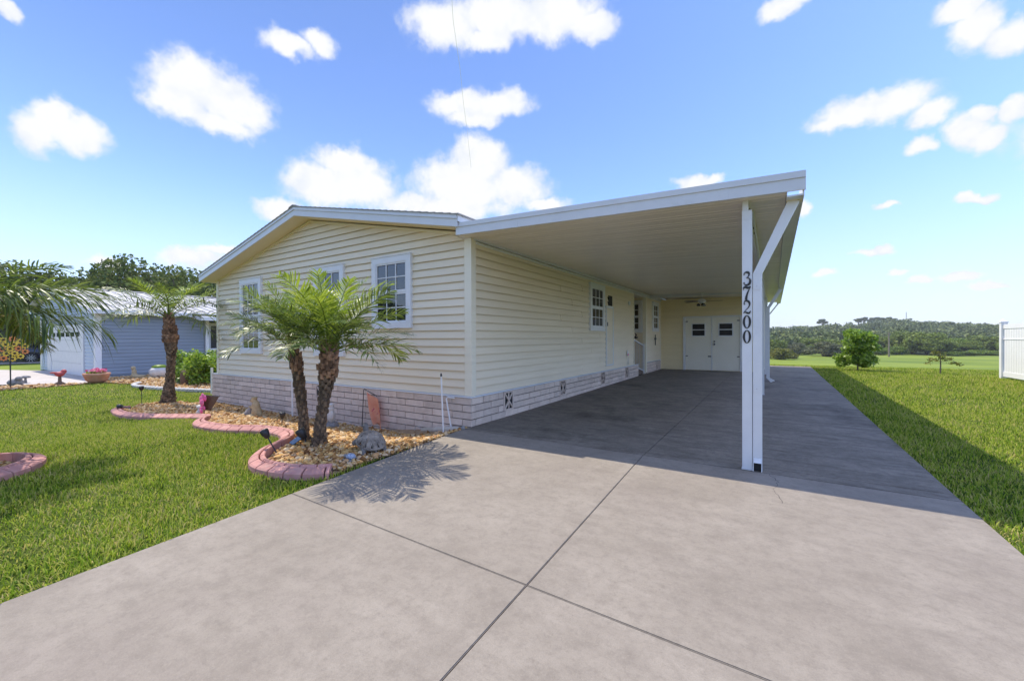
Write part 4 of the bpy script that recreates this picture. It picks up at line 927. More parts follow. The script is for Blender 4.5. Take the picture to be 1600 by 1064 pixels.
# ------------------------------------------------------------------ palms
def frond_mesh(L_, droop, pairs, leaf, seed, name, m, hang=1.0):
    "feather frond along +X, rising then arching over; leaflets as folded tapering strips"
    r = random.Random(seed); pts = []; a = 0
    N_ = 16; p = Vector((0, 0, 0)); ang = 0.0; twist = r.uniform(-.25, .25)
    for i in range(N_+1):
        pts.append(p.copy()); ang = -droop*(i/N_)**1.3
        p = p+Vector((math.cos(ang)*math.cos(twist*i/N_), math.sin(twist*i/N_), math.sin(ang)))*(L_/N_)
    V = []; T = []
    def at(t):
        f = t*N_; i = min(int(f), N_-1); q = pts[i].lerp(pts[i+1], f-i); return q, (pts[i+1]-pts[i]).normalized()
    for k in range(pairs):
        t = .16+.84*(k+.5)/pairs; ll = leaf*math.sin(PI*min(.98, .12+t*.80))**.7*(1 if t < .85 else 1.0-(t-.85)*2.2)
        q, tn = at(t); side = tn.cross(Vector((0, 0, 1))).normalized(); up = side.cross(tn).normalized()
        for s in (-1, 1):
            if r.random() < .05: continue
            fw = .35+.75*t+r.uniform(-.18, .18); el = r.uniform(-.1, .75)
            d = (side*s*math.cos(el)+up*math.sin(el)+tn*fw).normalized(); l = ll*r.uniform(.85, 1.1); w_ = .0072*r.uniform(.8, 1.2)*(leaf/.26)**.5
            g_ = Vector((0, 0, -1)); wv = d.cross(up).normalized()*w_ ; wv2 = (up*w_*.5)
            b = len(V); p0 = q; hg = hang*r.uniform(.6, 1.3); p1 = q+d*l*.45+g_*l*.04*hg; p2 = q+d*l*.76+g_*l*.15*hg; p3 = q+d*l*.96+g_*l*(.30+r.uniform(-.06, .1))*hg
            V += [p0-wv*.5, p0+wv*.5, p1-wv, p1+wv+wv2, p2-wv*.75, p2+wv*.75+wv2, p3]
            T += [(b, b+1, b+3), (b, b+3, b+2), (b+2, b+3, b+5), (b+2, b+5, b+4), (b+4, b+5, b+6)]
    for i in range(N_):      # rachis as a thin three-sided stem
        for j, q in ((i, pts[i]), (i+1, pts[i+1])): pass
    b = len(V)
    for i, q in enumerate(pts):
        tn = (pts[min(i+1, N_)]-pts[max(i-1, 0)]).normalized(); side = tn.cross(Vector((0, 0, 1))).normalized(); up = side.cross(tn); w_ = .011*(1-.8*i/N_)*(1+.8*max(0, 1-i/3))
        V += [q+side*w_, q-side*w_, q+up*w_*.9-up*.002]
    for i in range(N_):
        for k in range(3): T += [(b+i*3+k, b+i*3+(k+1) % 3, b+i*3+3+(k+1) % 3), (b+i*3+k, b+i*3+3+(k+1) % 3, b+i*3+3+k)]
    return tri_mesh(name, np.array([tuple(v) for v in V]), np.array(T), m, False)
FR = {}
for nm, mm, base in (('frond', 'frond', 0), ('frond_new', 'frond_new', 50), ('frond_old', 'frond_old', 90)):
    FR[nm] = [frond_mesh(1.0, dr, 38, .27, base+i, 'frond', M[mm]) for i, dr in enumerate((.55, .9, 1.3, 1.7))]
FR['hang'] = [frond_mesh(1.0, dr, 44, .34, 130+i, 'frond', M['frond'], 2.6) for i, dr in enumerate((.55, .9, 1.2, 1.5))]
def palm(name, label, path, radii, crown, L_, nf, seed, spec=None, group=None, e0=1.45, e1=.25, y0=.86, dk_=1.7):
    r = random.Random(seed); base = path[0]
    t = thing(name, label, 'palm tree', base, group)
    pp = catmull3(path, 6); rr = [np.interp(i/(len(pp)-1), np.linspace(0, 1, len(radii)), radii) for i in range(len(pp))]
    part('trunk', M['palmtrunk'], lambda q: q.tube(pp, [float(x)*.86 for x in rr], 12), t, True)
    cum = [0]
    for a, b_ in zip(pp[:-1], pp[1:]): cum.append(cum[-1]+(Vector(b_)-Vector(a)).length)
    H_ = cum[-1]; lo = MB(); hi = MB(); s = .01; k = 0
    while s < H_:
        f = s/H_; i = min(int(np.searchsorted(cum, s))-1, len(pp)-2); i = max(i, 0); q = Vector(pp[i]).lerp(Vector(pp[i+1]), (s-cum[i])/(cum[i+1]-cum[i])); R_ = float(np.interp(f, np.linspace(0, 1, len(radii)), radii))
        a = k*2.39996; d_ = Vector((math.cos(a), math.sin(a), 0)); sd = Vector((-d_.y, d_.x, 0)); w_ = R_*r.uniform(.26, .42); up = r.uniform(.028, .055); ou = R_*r.uniform(.08, .38)
        c0 = q+d_*R_*.78
        b = (hi if f > .68 else lo)
        if f > .68: ou *= 1.5; up *= 1.25
        b.add([c0-sd*w_-Vector((0, 0, .022)), c0+sd*w_-Vector((0, 0, .022)), c0+sd*w_*.55+d_*ou+Vector((0, 0, up)), c0-sd*w_*.55+d_*ou+Vector((0, 0, up)), c0-sd*w_*.6+Vector((0, 0, up*.9)), c0+sd*w_*.6+Vector((0, 0, up*.9)), c0+d_*(ou*.7+R_*.12)-Vector((0, 0, .008))],
              [(0, 1, 6), (1, 2, 6), (2, 3, 6), (3, 0, 6), (3, 2, 5, 4), (0, 3, 4), (1, 5, 2)])
        s += .0052*(.11/R_)*(1.0); k += 1
    props(lo.build('leaf_bases', M['stub'], t), kind='stuff'); props(hi.build('leaf_bases', M['stubtop'], t), kind='stuff')
    top = Vector(path[-1])
    for k in range(nf):
        f = k/(nf-1)                     # 0 = youngest and most upright
        az = k*2.39996+r.uniform(-.25, .25)+seed
        ele = e0-(e0-e1)*f**.95+r.uniform(-.14, .14)
        kind = 'frond_new' if f < .42 else 'frond'
        if spec == 'old': kind = 'frond_old' if f > .93 else ('hang' if f > .25 else 'frond')
        sc = L_*(y0+(1.06-y0)*math.sin(PI*min(.5, .1+f*.8)))*r.uniform(.9, 1.08)
        di = min(3, int(r.uniform(0, 1.3)+f*dk_))
        o = link('frond', FR[kind][di], t, top+Vector((math.cos(az), math.sin(az), 0))*.04-Vector((0, 0, .12*f)))
        o.rotation_euler = (r.uniform(-.35, .35), -ele, az); o.scale = (sc, sc, sc)
    return t
def catmull3(P, n):
    P = [Vector(p) for p in P]; out = []
    for i in range(len(P)-1):
        a, b_, c, d_ = P[max(i-1, 0)], P[i], P[i+1], P[min(i+2, len(P)-1)]
        for k in range(n):
            t = k/n; out.append(.5*((2*b_)+(c-a)*t+(2*a-5*b_+4*c-d_)*t*t+(3*b_-a-3*c+d_)*t**3))
    out.append(P[-1]); return out
palm('pygmy_palm', 'taller right-hand palm of the pair, with thick rusty trunk top', [(-.78, -1.95, -.02), (-.74, -1.93, .40), (-.70, -1.89, .77), (-.67, -1.88, 1.02), (-.66, -1.88, 1.24)], [.092, .064, .066, .105, .075], None, .96, 29, 3, e0=1.40, e1=.34, dk_=1.5)
palm('pygmy_palm', 'shorter left-hand palm of the pair, slimmer and leaning left', [(-1.11, -1.92, -.02), (-1.12, -1.93, .35), (-1.15, -1.95, .65), (-1.18, -1.97, .95), (-1.25, -2.00, 1.30)], [.076, .058, .064, .070, .045], None, .74, 18, 9, e0=1.35, e1=.66, dk_=.9)
palm('pygmy_palm', 'single palm at the far left tip of the gravel bed', [(-9.07, -.73, -.32), (-9.03, -.70, .2), (-8.98, -.68, .9), (-9.0, -.69, 1.4), (-9.03, -.71, 1.95)], [.165, .088, .092, .145, .075], None, 1.45, 17, 12, e0=1.3, e1=.12, y0=.35)
palm('pygmy_palm', 'palm at the left edge of the picture, only its drooping fronds in view', [(-3.36, -4.36, -.1), (-3.36, -4.36, .5), (-3.34, -4.35, 1.2), (-3.32, -4.33, 1.74)], [.14, .11, .12, .11], None, 1.10, 24, 21, spec='old', e0=.50, e1=.10, y0=.95, dk_=1.2)

# ------------------------------------------------------------------ leafy trees and shrubs
def leaf_cloud(clumps, size, seed, sq=.6, shell=.55):
    r = np.random.default_rng(seed); Vs = []
    for (c, rad, n) in clumps:
        d = r.normal(size=(n, 3)); d /= np.linalg.norm(d, axis=1)[:, None]; rr = (shell+(1-shell)*r.uniform(0, 1, n)**.6)*r.uniform(.85, 1.12, n)
        P = np.array(c)+d*rr[:, None]*np.array(rad)
        nrm = d*.6+r.normal(size=(n, 3))*.7+np.array([0, 0, .25]); nrm /= np.linalg.norm(nrm, axis=1)[:, None]
        a = np.cross(nrm, r.normal(size=(n, 3))); a /= np.linalg.norm(a, axis=1)[:, None]; b_ = np.cross(nrm, a); s = size*r.uniform(.6, 1.3, n)[:, None]
        Vs.append(np.stack([P-a*s, P+b_*s*sq, P+a*s, P-b_*s*sq], 1).reshape(-1, 3))
    V = np.concatenate(Vs); n = len(V)//4; i = np.arange(n)*4
    return V, np.concatenate([np.stack([i, i+1, i+2], 1), np.stack([i, i+2, i+3], 1)])
def crown_clumps(h0, h1, rx, ry, n, per, seed, flat=.8):
    r = random.Random(seed); out = []; hc = (h0+h1)/2; hz = (h1-h0)/2
    for k in range(n):
        while True:
            p = Vector((r.uniform(-1, 1), r.uniform(-1, 1), r.uniform(-1, 1)))
            if .35 < p.length < 1: break
        s = r.uniform(.24, .42); out.append(((p.x*rx*.80, p.y*ry*.80, hc+p.z*hz*.8), (rx*s, ry*s, hz*s*flat*1.15), int(per*(s/.33)**2)))
    return out
def tree_meshes(h, rx, trunk_h, n, per, leaf, seed, m, flat=.8):
    cl = crown_clumps(trunk_h, h, rx, rx, n, per, seed, flat); V, T = leaf_cloud(cl, leaf, seed)
    cm = tri_mesh('crown', V, T, M[m]); b = MB(); r = random.Random(seed)
    tr = h*.028+.03; b.tube([(0, 0, -.3), (.02*h, 0, trunk_h*.6), (0, .02*h, trunk_h*1.2), (.01*h, 0, h*.7)], [tr*1.4, tr, tr*.8, tr*.3], 8)
    for c in cl[::3]: b.tube([(0, 0, trunk_h*.8), (c[0][0]*.5, c[0][1]*.5, (trunk_h+c[0][2])*.5), c[0]], [tr*.55, tr*.35, tr*.12], 5)
    return cm, b.mesh('trunk', M['bark'], True)
TM = {}
def tree(name, kind, label, loc, scale=(1, 1, 1), rot=0, group=None, cat='tree'):
    t = thing(name, label, cat, loc, group); t.scale = scale; t.rotation_euler = (0, 0, rot)
    c = link('crown', TM[kind][0], t); c.location = (0, 0, 0); k = link('trunk', TM[kind][1], t); k.location = (0, 0, 0)
    return t
TM['oakA'] = tree_meshes(10, 5.2, 2.2, 46, 190, .20, 1, 'oak'); TM['oakB'] = tree_meshes(9.5, 4.6, 2.0, 40, 190, .20, 2, 'oak'); TM['oakC'] = tree_meshes(10, 4.8, 2.6, 30, 170, .20, 3, 'oak')
LEFT = [(-66.6, 2.2, 11.3, 1.25, 'oakC', 'thin-topped tree at the far left above the green house'), (-64.6, 6.3, 10.0, 1.0, 'oakB', 'low tree left of the blue house ridge'), (-67.7, 9.0, 11.0, 1.1, 'oakC', 'sparse tree behind the left end of the blue roof'), (-61.9, 10.3, 10.2, .9, 'oakB', 'dark tree second left of the tall round oak'), (-54.1, 10.5, 10.8, 1.0, 'oakA', 'tall round oak rising highest behind the blue roof'), (-55.6, 13.2, 10.0, .95, 'oakC', 'loose tree just right of the tall round oak'), (-50.7, 13.9, 10.0, 1.0, 'oakA', 'broad oak behind the middle of the white metal roof'), (-51.8, 16.7, 9.6, 1.0, 'oakB', 'dark tree half hidden by the cream house eave'), (-70, 4.5, 9.5, 1.3, 'oakA', 'broad tree filling the gap behind the left palm'), (-60, 15.5, 9.0, 1.2, 'oakA', 'low dark tree behind the loose tree'), (-75, 12, 10, 1.4, 'oakB', 'far tree behind the sparse tree')]
for i, (x, y, h, s, k, lab) in enumerate(LEFT):
    sc = (h+.3)/10.*.94; tree('oak_tree', k, lab, (x, y, -.3), (sc*s, sc*s, sc), i*1.3, 'trees behind the neighbouring houses')

# trees across the street, mirrored in the windows
for i, (x, y, k) in enumerate(((-26, -20, 'oakA'), (-36, -27, 'oakB'), (-22, -30, 'oakA'), (-34, -38, 'oakC'), (-46, -24, 'oakA'), (-14, -36, 'oakB'), (-52, -36, 'oakA'))):
    tree('oak_tree', k, 'oak across the street that is mirrored in the front windows', (x, y, -.2), (.8, .8, .5), i*2., 'trees across the street')

# the belt of trees below the lawn, beyond the crest
TM['beltA'] = tree_meshes(9, 5.0, .8, 44, 130, .30, 5, 'belt'); TM['beltB'] = tree_meshes(7, 5.5, .2, 40, 130, .30, 6, 'green2'); TM['beltC'] = tree_meshes(6, 3.6, .2, 26, 120, .26, 7, 'grey_leaf'); TM['beltD'] = tree_meshes(5, 4.2, .0, 26, 130, .28, 8, 'yellow_leaf')
def ray_at(u, dist):
    a = math.atan((u-800)/FPX); th = a-YAW; d = dist/math.cos(a)   # dist = depth along the optical axis
    return CAM.x+math.sin(th)*d, CAM.y+math.cos(th)*d
#        u,   depth, width px, top v, kind
BELT = [(1219, 108, 34, 540, 'beltD', 'yellow-green bush beside the end of the driveway'), (1236, 112, 22, 548, 'beltD', 'small yellow-green bush right of the larger one'), (1247, 136, 34, 533, 'beltC', 'grey-green shrub tree behind the small yellow bush'), (1262, 140, 30, 537, 'beltB', 'pale green low tree in the gap left of the grey thicket'), (1287, 124, 44, 531, 'beltC', 'grey thicket left of the round citrus tree'), (1301, 122, 26, 545, 'beltC', 'small grey bush at the foot of the thicket'), (1275, 150, 50, 526, 'beltA', 'dark tree behind the grey thicket'), (1318, 145, 46, 527, 'beltA', 'dark tree hidden left of the round citrus tree'), (1352, 150, 50, 524, 'beltA', 'dark tree behind the round citrus tree'), (1376, 132, 26, 541, 'beltB', 'light green shrub right of the round citrus tree'), (1385, 150, 46, 522, 'beltA', 'dark tree behind the wooden pole'), (1400, 134, 30, 538, 'beltB', 'light green shrub right of the wooden pole'), (1425, 140, 62, 515, 'beltA', 'broad oak, largest of the belt below the lawn'), (1448, 132, 58, 518, 'beltA', 'dense oak right of the largest belt oak'), (1466, 128, 44, 528, 'beltA', 'dark rounded tree behind the yellow sapling'), (1490, 142, 48, 524, 'beltB', 'green tree right of the dark rounded one'), (1510, 136, 44, 530, 'beltA', 'dark tree in the right part of the belt'), (1488, 124, 26, 549, 'beltB', 'light green bush behind the sapling tip'), (1512, 125, 30, 548, 'beltB', 'light green bush left of the fence'), (1535, 128, 38, 544, 'beltB', 'rounded green bush next to the white fence'), (1552, 126, 34, 546, 'beltB', 'green bush touching the white fence post'), (1540, 145, 56, 522, 'beltA', 'dark tall tree next to the white fence'), (1575, 140, 60, 524, 'beltA', 'dark tree behind the white fence'), (1600, 130, 60, 530, 'beltB', 'green tree behind the white fence panel'), (1206, 140, 40, 527, 'beltA', 'dark tree behind the carport downspout')]
for i, (u, dp, wpx, tv, k, lab) in enumerate(BELT):
    x, y = ray_at(u, dp); gz_ = Hs(x, y); hor = 528-(u-800)*.0037
    h = 1.3-(tv-hor)/FPX*dp-gz_; wd = wpx/FPX*dp; base_h, base_r = {'beltA': (9, 5.0), 'beltB': (7, 5.5), 'beltC': (6, 3.6), 'beltD': (5, 4.2)}[k]
    tree('belt_tree', k, lab, (x, y, gz_-.2), (wd/2/base_r*1.08, wd/2/base_r*1.08, max(.25, h/base_h)), i*2.1, 'trees in the belt below the lawn')
# wooded hillside: a far mass of crowns
def wood():
    r = np.random.default_rng(5); cl = []
    n = 0
    while n < 1500:
        u = r.uniform(1150, 1640); dp = 150+r.uniform(0, 1)**.8*400; x, y = ray_at(u, dp)
        z = float(hillz(x, y)) if y > 190 else Hs(x, y)
        if y > 585: continue
        # clearings on the slope
        if math.sin(x*.05+1.1)*math.sin(y*.043+.4) > .80: continue
        h = r.uniform(3.5, 8.5)*(.75 if u > 1425 else 1)*(.6 if dp > 390 else 1); w_ = r.uniform(2.5, 6.0); k = int(26*(1.6 if dp < 260 else 1))
        for j in range(3):
            cl.append(((x+r.uniform(-1, 1)*w_*.5, y+r.uniform(-1, 1)*w_*.5, z+h*r.uniform(.35, .72)), (w_*r.uniform(.55, .8), w_*r.uniform(.55, .8), h*r.uniform(.25, .36)), k))
        n += 1
    return leaf_cloud(cl, .72, 9, .75, .75)
V, T = wood(); M['wood'] = ramp_mat('wood_leaf', [(.055, .08, .034), (.10, .135, .052), (.165, .205, .075), (.25, .28, .12)], .8, .2, .05, .09, .6)
props(link('hillside_wood', tri_mesh('hillside_wood', V, T, M['wood'])), 'wooded hillside in the distance beyond the lawn', 'wood', kind='stuff')
# pines on the ridge
TM['pine'] = tree_meshes(12, 3.4, 6.5, 14, 150, .5, 15, 'oak', .7)
PINE_L = ['lone pine standing apart on the left of the ridge', 'thin pine at the left end of the ridge row', 'second thin pine of the ridge row', 'pine with a gap on either side in the ridge row', 'pine at the left end of the dense ridge clump', 'pine in the middle of the dense ridge clump', 'tallest pine of the dense ridge clump', 'pine at the right end of the dense ridge clump']
for i, (u, tv) in enumerate(((1285, 497), (1341, 496), (1350, 494), (1362, 495), (1372, 494), (1381, 495), (1390, 494), (1397, 496))):
    x, y = ray_at(u, 455); z = float(hillz(x, y)); hor = 528-(u-800)*.0037; h = 1.3-(tv-hor)/FPX*455-z
    tree('pine_tree', 'pine', PINE_L[i], (x, y, z), (h/12*1.1, h/12*1.1, h/12), i, 'pines on the far ridge', 'pine tree')
x, y = ray_at(1416, 470); z = float(hillz(x, y))
rm = thing('radio_mast', 'thin lattice radio mast on the far ridge', 'radio mast', (x, y, z))
def mast(q):
    for a in range(3): q.tube([(x+.6*math.cos(a*2.1), y+.6*math.sin(a*2.1), z), (x+.25*math.cos(a*2.1), y+.25*math.sin(a*2.1), z+20)], .14, 5)
    for k in range(10): q.tube([(x+.5, y, z+k*2), (x-.4, y+.3, z+k*2+1), (x+.4, y-.3, z+k*2+2)], .07, 4)
part('lattice', M['steel'], mast, rm)
x, y = ray_at(1389, 120); z = Hs(x, y)
up_ = thing('wooden_pole', 'weathered wooden pole standing in front of the tree belt', 'pole', (x, y, z))
part('shaft', M['treepole'], lambda q: q.tube([(x, y, z-.3), (x, y, z+7.1)], [.22, .16], 8), up_)
part('crossarm', M['treepole'], lambda q: q.box(x-.5, x+.5, y-.06, y+.06, z+6.6, z+6.75), up_)

# citrus tree and sapling at the edge of the lawn
def shrub(name, label, cat, loc, clumps, leaf, m, seed, sq=.55, stem=None, group=None):
    t = thing(name, label, cat, loc, group); V, T = leaf_cloud(clumps, leaf, seed, sq, .35)
    V = V+np.array([0, 0, 0]); c = link('crown', tri_mesh('crown', V, T, M[m]), t)
    b = MB()
    for (p, r_) in (stem or [([(0, 0, -.05), (0, 0, .5)], .03)]): b.tube(p, [r_, r_*.6] if len(p) == 2 else [r_, r_*.8, r_*.5], 6)
    me = b.mesh('trunk', M['bark']); link('trunk', me, t); return t
r = random.Random(4); cl = []
for k in range(46):
    a = r.uniform(0, 2*PI); zz = r.uniform(0, 1); rad = .56*(math.sin(PI*min(1, .24+zz*.62))**.55)*r.uniform(.35, 1); cl.append(((rad*math.cos(a), rad*math.sin(a), .18+zz*1.22), (.19, .19, .17), 85))
shrub('citrus_tree', 'round bushy citrus tree standing on the lawn past the driveway', 'tree', (6.33, 14.68, .08), cl, .06, 'hedge', 31)
cl = [((.0, .0, .62), (.16, .16, .12), 60), ((.16, .05, .5), (.2, .1, .06), 60), ((-.2, -.05, .46), (.2, .12, .07), 60), ((.34, .1, .36), (.2, .1, .05), 50), ((-.1, .1, .7), (.14, .12, .07), 40), ((.5, .15, .30), (.12, .08, .04), 24), ((-.32, -.1, .33), (.12, .1, .05), 24)]
shrub('sapling', 'small yellowish drooping sapling on the lawn near the white fence', 'sapling', (8.39, 14.3, .08), cl, .045, 'yellow_leaf', 33, .35, [([(0, 0, -.05), (.01, 0, .3), (0, 0, .72)], .022), ([(0, 0, .4), (.3, .1, .45), (.5, .15, .32)], .01), ([(0, 0, .42), (-.2, -.05, .5), (-.34, -.1, .34)], .01)])

# white vinyl fence on the right
fc = thing('vinyl_fence', 'white vinyl privacy fence at the right edge', 'fence', (9.46, 13.2, .08))
def fpost(y): 
    z = Hs(9.46, y)
    p = part('fence_post', M['vinyl'], lambda q: q.box(9.39, 9.52, y-.065, y+.065, z-.03, z+1.62), fc)
    part('post_cap', M['vinyl'], lambda q: (q.box(9.375, 9.535, y-.08, y+.08, z+1.621, z+1.645), q.add([(9.385, y-.07, z+1.6455), (9.525, y-.07, z+1.6455), (9.525, y+.07, z+1.6455), (9.385, y+.07, z+1.6455), (9.455, y, z+1.74)], [(3, 2, 1, 0), (0, 1, 4), (1, 2, 4), (2, 3, 4), (3, 0, 4)])), p)
for y in (13.21, 10.77, 8.33): fpost(y)
bm_ = MB(); bm_.box(-.018, .018, .003, .137, 0, 1.38); pk = bm_.mesh('picket', M['vinyl'])
for ya in (10.77, 8.33):
    z = Hs(9.46, ya+1)
    for (z0_, z1) in ((.05, .19), (1.13, 1.16), (1.45, 1.58)):
        part('rail', M['vinyl'], lambda q: q.box(9.43, 9.49, ya+.066, ya+2.374, z+z0_, z+z1), fc)
    k = 0
    while .07+k*.142+.14 < 2.38: link('picket', pk, fc, (9.46, ya+.07+k*.142, z+.12)); k += 1

# ------------------------------------------------------------------ the blue neighbour
bh = thing('blue_house', 'blue lap-sided house with white metal roof and white garage door', 'house', (-25, 3, -.3))
BX, BY, BZ = -20.03, .40, -.30
AX_, AZ = -26.8, 3.92; EZ = 2.48; LX = -30.0
part('wall', M['blue'], lambda q: (q.prism([(LX+.01, BZ), (BX-.01, BZ), (BX-.01, EZ), (AX_, AZ-.06), (LX+.01, AZ-.06-.21*(AX_-LX))], lambda p, s: (p[0], BY+.01 if s == 0 else 4.25, p[1])), q.box(-30, -22.0, 4.251, 16, BZ, EZ)), bh)
BS = Fr((BX, 0, 0), (0, 1, 0), (1, 0, 0)); BF = Fr((0, BY, 0), (1, 0, 0), (0, -1, 0))
def bplanks(fr, u0, u1, za, zb_, m):
    b = MB(); f0 = Fr((0, 0, 0), fr.u, fr.n); dutch(f0, b, 0, u1-u0, 0, .150); me = b.mesh('siding_plank', m); z = za
    while z < zb_-.02: link('siding_plank', me, bh, fr.P(u0, z, 0)); z += .152
bplanks(BS, BY+.12, 4.2, BZ+.12, EZ, M['blue'])
bplanks(BF, -21.6, BX-.35, BZ+.02, 2.35, M['blue_front_lit']); bplanks(BF, LX+.5, -28.4, BZ+.02, 2.35, M['blue_front_lit'])
for k in range(9):
    zb = 2.35+k*.125; d_ = (AZ-.1-zb-.125)/.214
    if d_ > .4:
        b = MB(); BF.plank(b, max(LX, AX_-d_), AX_+d_, max(LX, AX_-d_+.0), AX_+d_-.5, zb, zb+.129, .05); b.build('siding_plank', M['blue_front_lit'], bh)
part('corner_board', M['white'], lambda q: (q.box(BX-.20, BX+.055, BY-.055, BY+.0, BZ, EZ-.02), q.box(BX-.0, BX+.055, BY+.0005, BY+.14, BZ, EZ-.02)), bh)
part('corner_board', M['white'], lambda q: q.box(LX-.02, LX+.35, BY-.03, BY+.0, BZ, EZ), bh)
gd = part('garage_door_frame', M['white'], lambda q: (BF.box(q, -28.3, -27.55, BZ, 2.0, .0, .05), BF.box(q, -22.1, -21.75, BZ, 2.0, .0, .05), BF.box(q, -27.55, -22.1, 1.82, 2.0, .0, .05)), bh)
for k in range(4): part('garage_door_panel', M['white'], lambda q: BF.box(q, -27.54, -22.11, BZ+.02+k*.525, BZ+.535+k*.525, .0, .028), gd)
for k in range(6):
    part('garage_window', M['glass'], lambda q: BF.box(q, -27.3+k*.86, -26.7+k*.86, 1.46, 1.66, .0285, .034), gd)
def rslab(q, xa, za, xb, zb, y0, y1, th): q.hexa([(xa, y0, za), (xb, y0, zb), (xb, y1, zb), (xa, y1, za), (xa, y0, za+th), (xb, y0, zb+th), (xb, y1, zb+th), (xa, y1, za+th)])
rf_ = part('roof', M['metal_roof'], lambda q: (rslab(q, AX_, AZ, BX+.45, EZ+.02, BY-.35, 16, .05), rslab(q, LX-.4, AZ-.75, AX_, AZ, BY-.35, 16, .05)), bh)
rb = MB(); y = BY-.3
while y < 15: rslab(rb, AX_, AZ+.05, BX+.44, EZ+.07, y, y+.05, .035); y += .46
rb.build('roof_rib', M['metal_roof'], rf_)
part('ridge_cap', M['metal_roof'], lambda q: (rslab(q, AX_-.2, AZ+.05, AX_, AZ+.085, BY-.37, 16, .02), rslab(q, AX_, AZ+.085, AX_+.2, AZ+.05, BY-.37, 16, .02)), rf_)
part('fascia', M['white'], lambda q: rslab(q, AX_, AZ-.14, BX+.45, EZ-.12, BY-.37, BY-.351, .19), bh)
part('fascia', M['white'], lambda q: q.box(BX+.451, BX+.47, BY-.37, 3.6, EZ-.10, EZ+.07), bh)
part('porch_roof', M['white'], lambda q: (q.hexa([(BX-.6, 3.7, EZ-.12), (BX+1.1, 3.7, EZ-.28), (BX+1.1, 9, EZ-.28), (BX-.6, 9, EZ-.12), (BX-.6, 3.7, EZ+.04), (BX+1.1, 3.7, EZ-.10), (BX+1.1, 9, EZ-.10), (BX-.6, 9, EZ+.04)])), bh)
part('porch_post', M['white'], lambda q: q.box(BX-.02, BX+.12, 4.26, 4.40, BZ, EZ-.16), bh)
part('screen_door', M['black'], lambda q: q.box(BX-.55, BX-.5, 4.7, 5.7, BZ+.35, 2.0), bh)
part('door_frame', M['white'], lambda q: (q.box(BX-.56, BX-.46, 4.55, 4.70, BZ, 2.15), q.box(BX-.56, BX-.46, 5.70, 5.9, BZ, 2.15), q.box(BX-.56, BX-.46, 4.70, 5.70, 2.0, 2.15)), bh)
part('porch_rail', M['white'], lambda q: [q.box(BX+.02, BX+.08, 4.41, 7, .78, .86)]+[q.box(BX+.03, BX+.07, 4.6+k*.22, 4.68+k*.22, BZ+.35, .78) for k in range(10)], bh)
sheet('side_driveway', [(-27.9, .39), (-20.3, .39), (-17.6, -.4), (-18.2, -1.2), (-20.5, -3.0), (-26, -6), (-33, -6), (-31.5, -1)], M['pave'], .012, kind='structure')
sheet('gravel_strip', [(-17.6, -.35), (-17.2, -.8), (-17.0, -2.0), (-17.0, -4), (-17.7, -4.0), (-18.6, -2.4), (-18.2, -1.2)], M['mulch'], .004, kind='structure')
B2 = [(-19.9, .45), (-17.6, -.1), (-15.3, .42), (-14.3, .18), (-13.2, .30), (-11.0, .85), (-10.2, 1.2), (-10.0, 2.3), (-14, 3.5), (-19.9, 4.2)]
sheet('side_bed', B2, M['mulch'], .006, kind='structure')
ax_, ay_ = scatter([(-17.6, -.35), (-17.0, -.8), (-17.0, -2.0), (-17.0, -4), (-17.7, -4.0), (-18.6, -2.4), (-18.2, -1.2)], 260); bx_, by_ = scatter(B2, 200)
ax_ = np.concatenate([ax_, bx_]); ay_ = np.concatenate([ay_, by_])
V, T = stones(ax_, ay_, np.clip(rng.lognormal(math.log(.035), .3, len(ax_)), .015, .07), .3)
props(link('border_gravel', tri_mesh('border_gravel', V, T, M['stone'])), 'tan gravel in the borders beside the blue house', 'gravel', kind='stuff')
ed = thing('scalloped_edging', 'pale grey scalloped edging in front of the blue house bed', 'garden edging', (-13.5, .3, -.3))
eb = MB(); eb.box(-.075, .075, -.03, .03, 0, .08); eb.lathe([(.075, .0), (.075, .02), (.03, .055)], (0, 0, .06), 8); em = eb.mesh('edging_block', M['lightstone'])
ep = catmull([(-15.5, .5), (-15.0, .22), (-14.3, .10), (-13.2, .22), (-12.0, .5), (-11.0, .80), (-10.2, 1.05)], 6)
for p in ep: link('edging_block', em, ed, (p[0], p[1], Hs(*p)-.02))
# green house with carport, car and wall bicycle farther left
gh = thing('green_house', 'green-sided house with white carport beam at the far left', 'house', (-45, 1, -.4))
part('wall', M['green_house'], lambda q: q.box(-50, -44.5, -4, 9, -.5, 3.3), gh)
part('carport_roof', M['white'], lambda q: q.box(-44.5, -39.6, -4.5, 9, 3.05, 3.25), gh)
part('carport_beam', M['fascia'], lambda q: q.box(-39.6, -39.5, -4.5, 9, 2.75, 3.2), gh)
part('carport_post', M['white'], lambda q: (q.box(-39.8, -39.65, -4.3, -4.15, -.4, 3.04), q.box(-39.8, -39.65, 6.4, 6.55, -.4, 3.04)), gh)
part('siding_plank', M['green_house'], lambda q: [q.hexa([(-44.499, -4, -.4+k*.2), (-44.47, -4, -.4+k*.2), (-44.47, 9, -.4+k*.2), (-44.499, 9, -.4+k*.2), (-44.499, -4, -.2+k*.2), (-44.495, -4, -.2+k*.2), (-44.495, 9, -.2+k*.2), (-44.499, 9, -.2+k*.2)]) for k in range(16)], gh, kind='stuff')
sheet('carport_pad', [(-44.4, -4.4), (-39.2, -4.4), (-39.2, 8.9), (-44.4, 8.9)], M['pave'], .02, kind='structure')
bk = thing('wall_bicycle', 'black bicycle hanging on the green carport wall', 'bicycle', (-44.4, 1.5, 1.5))
def torus(q, c, R_, r_, n=20): q.tube([(c[0], c[1]+R_*math.cos(a), c[2]+R_*math.sin(a)) for a in np.linspace(0, 2*PI, n+1)], r_, 6, False)
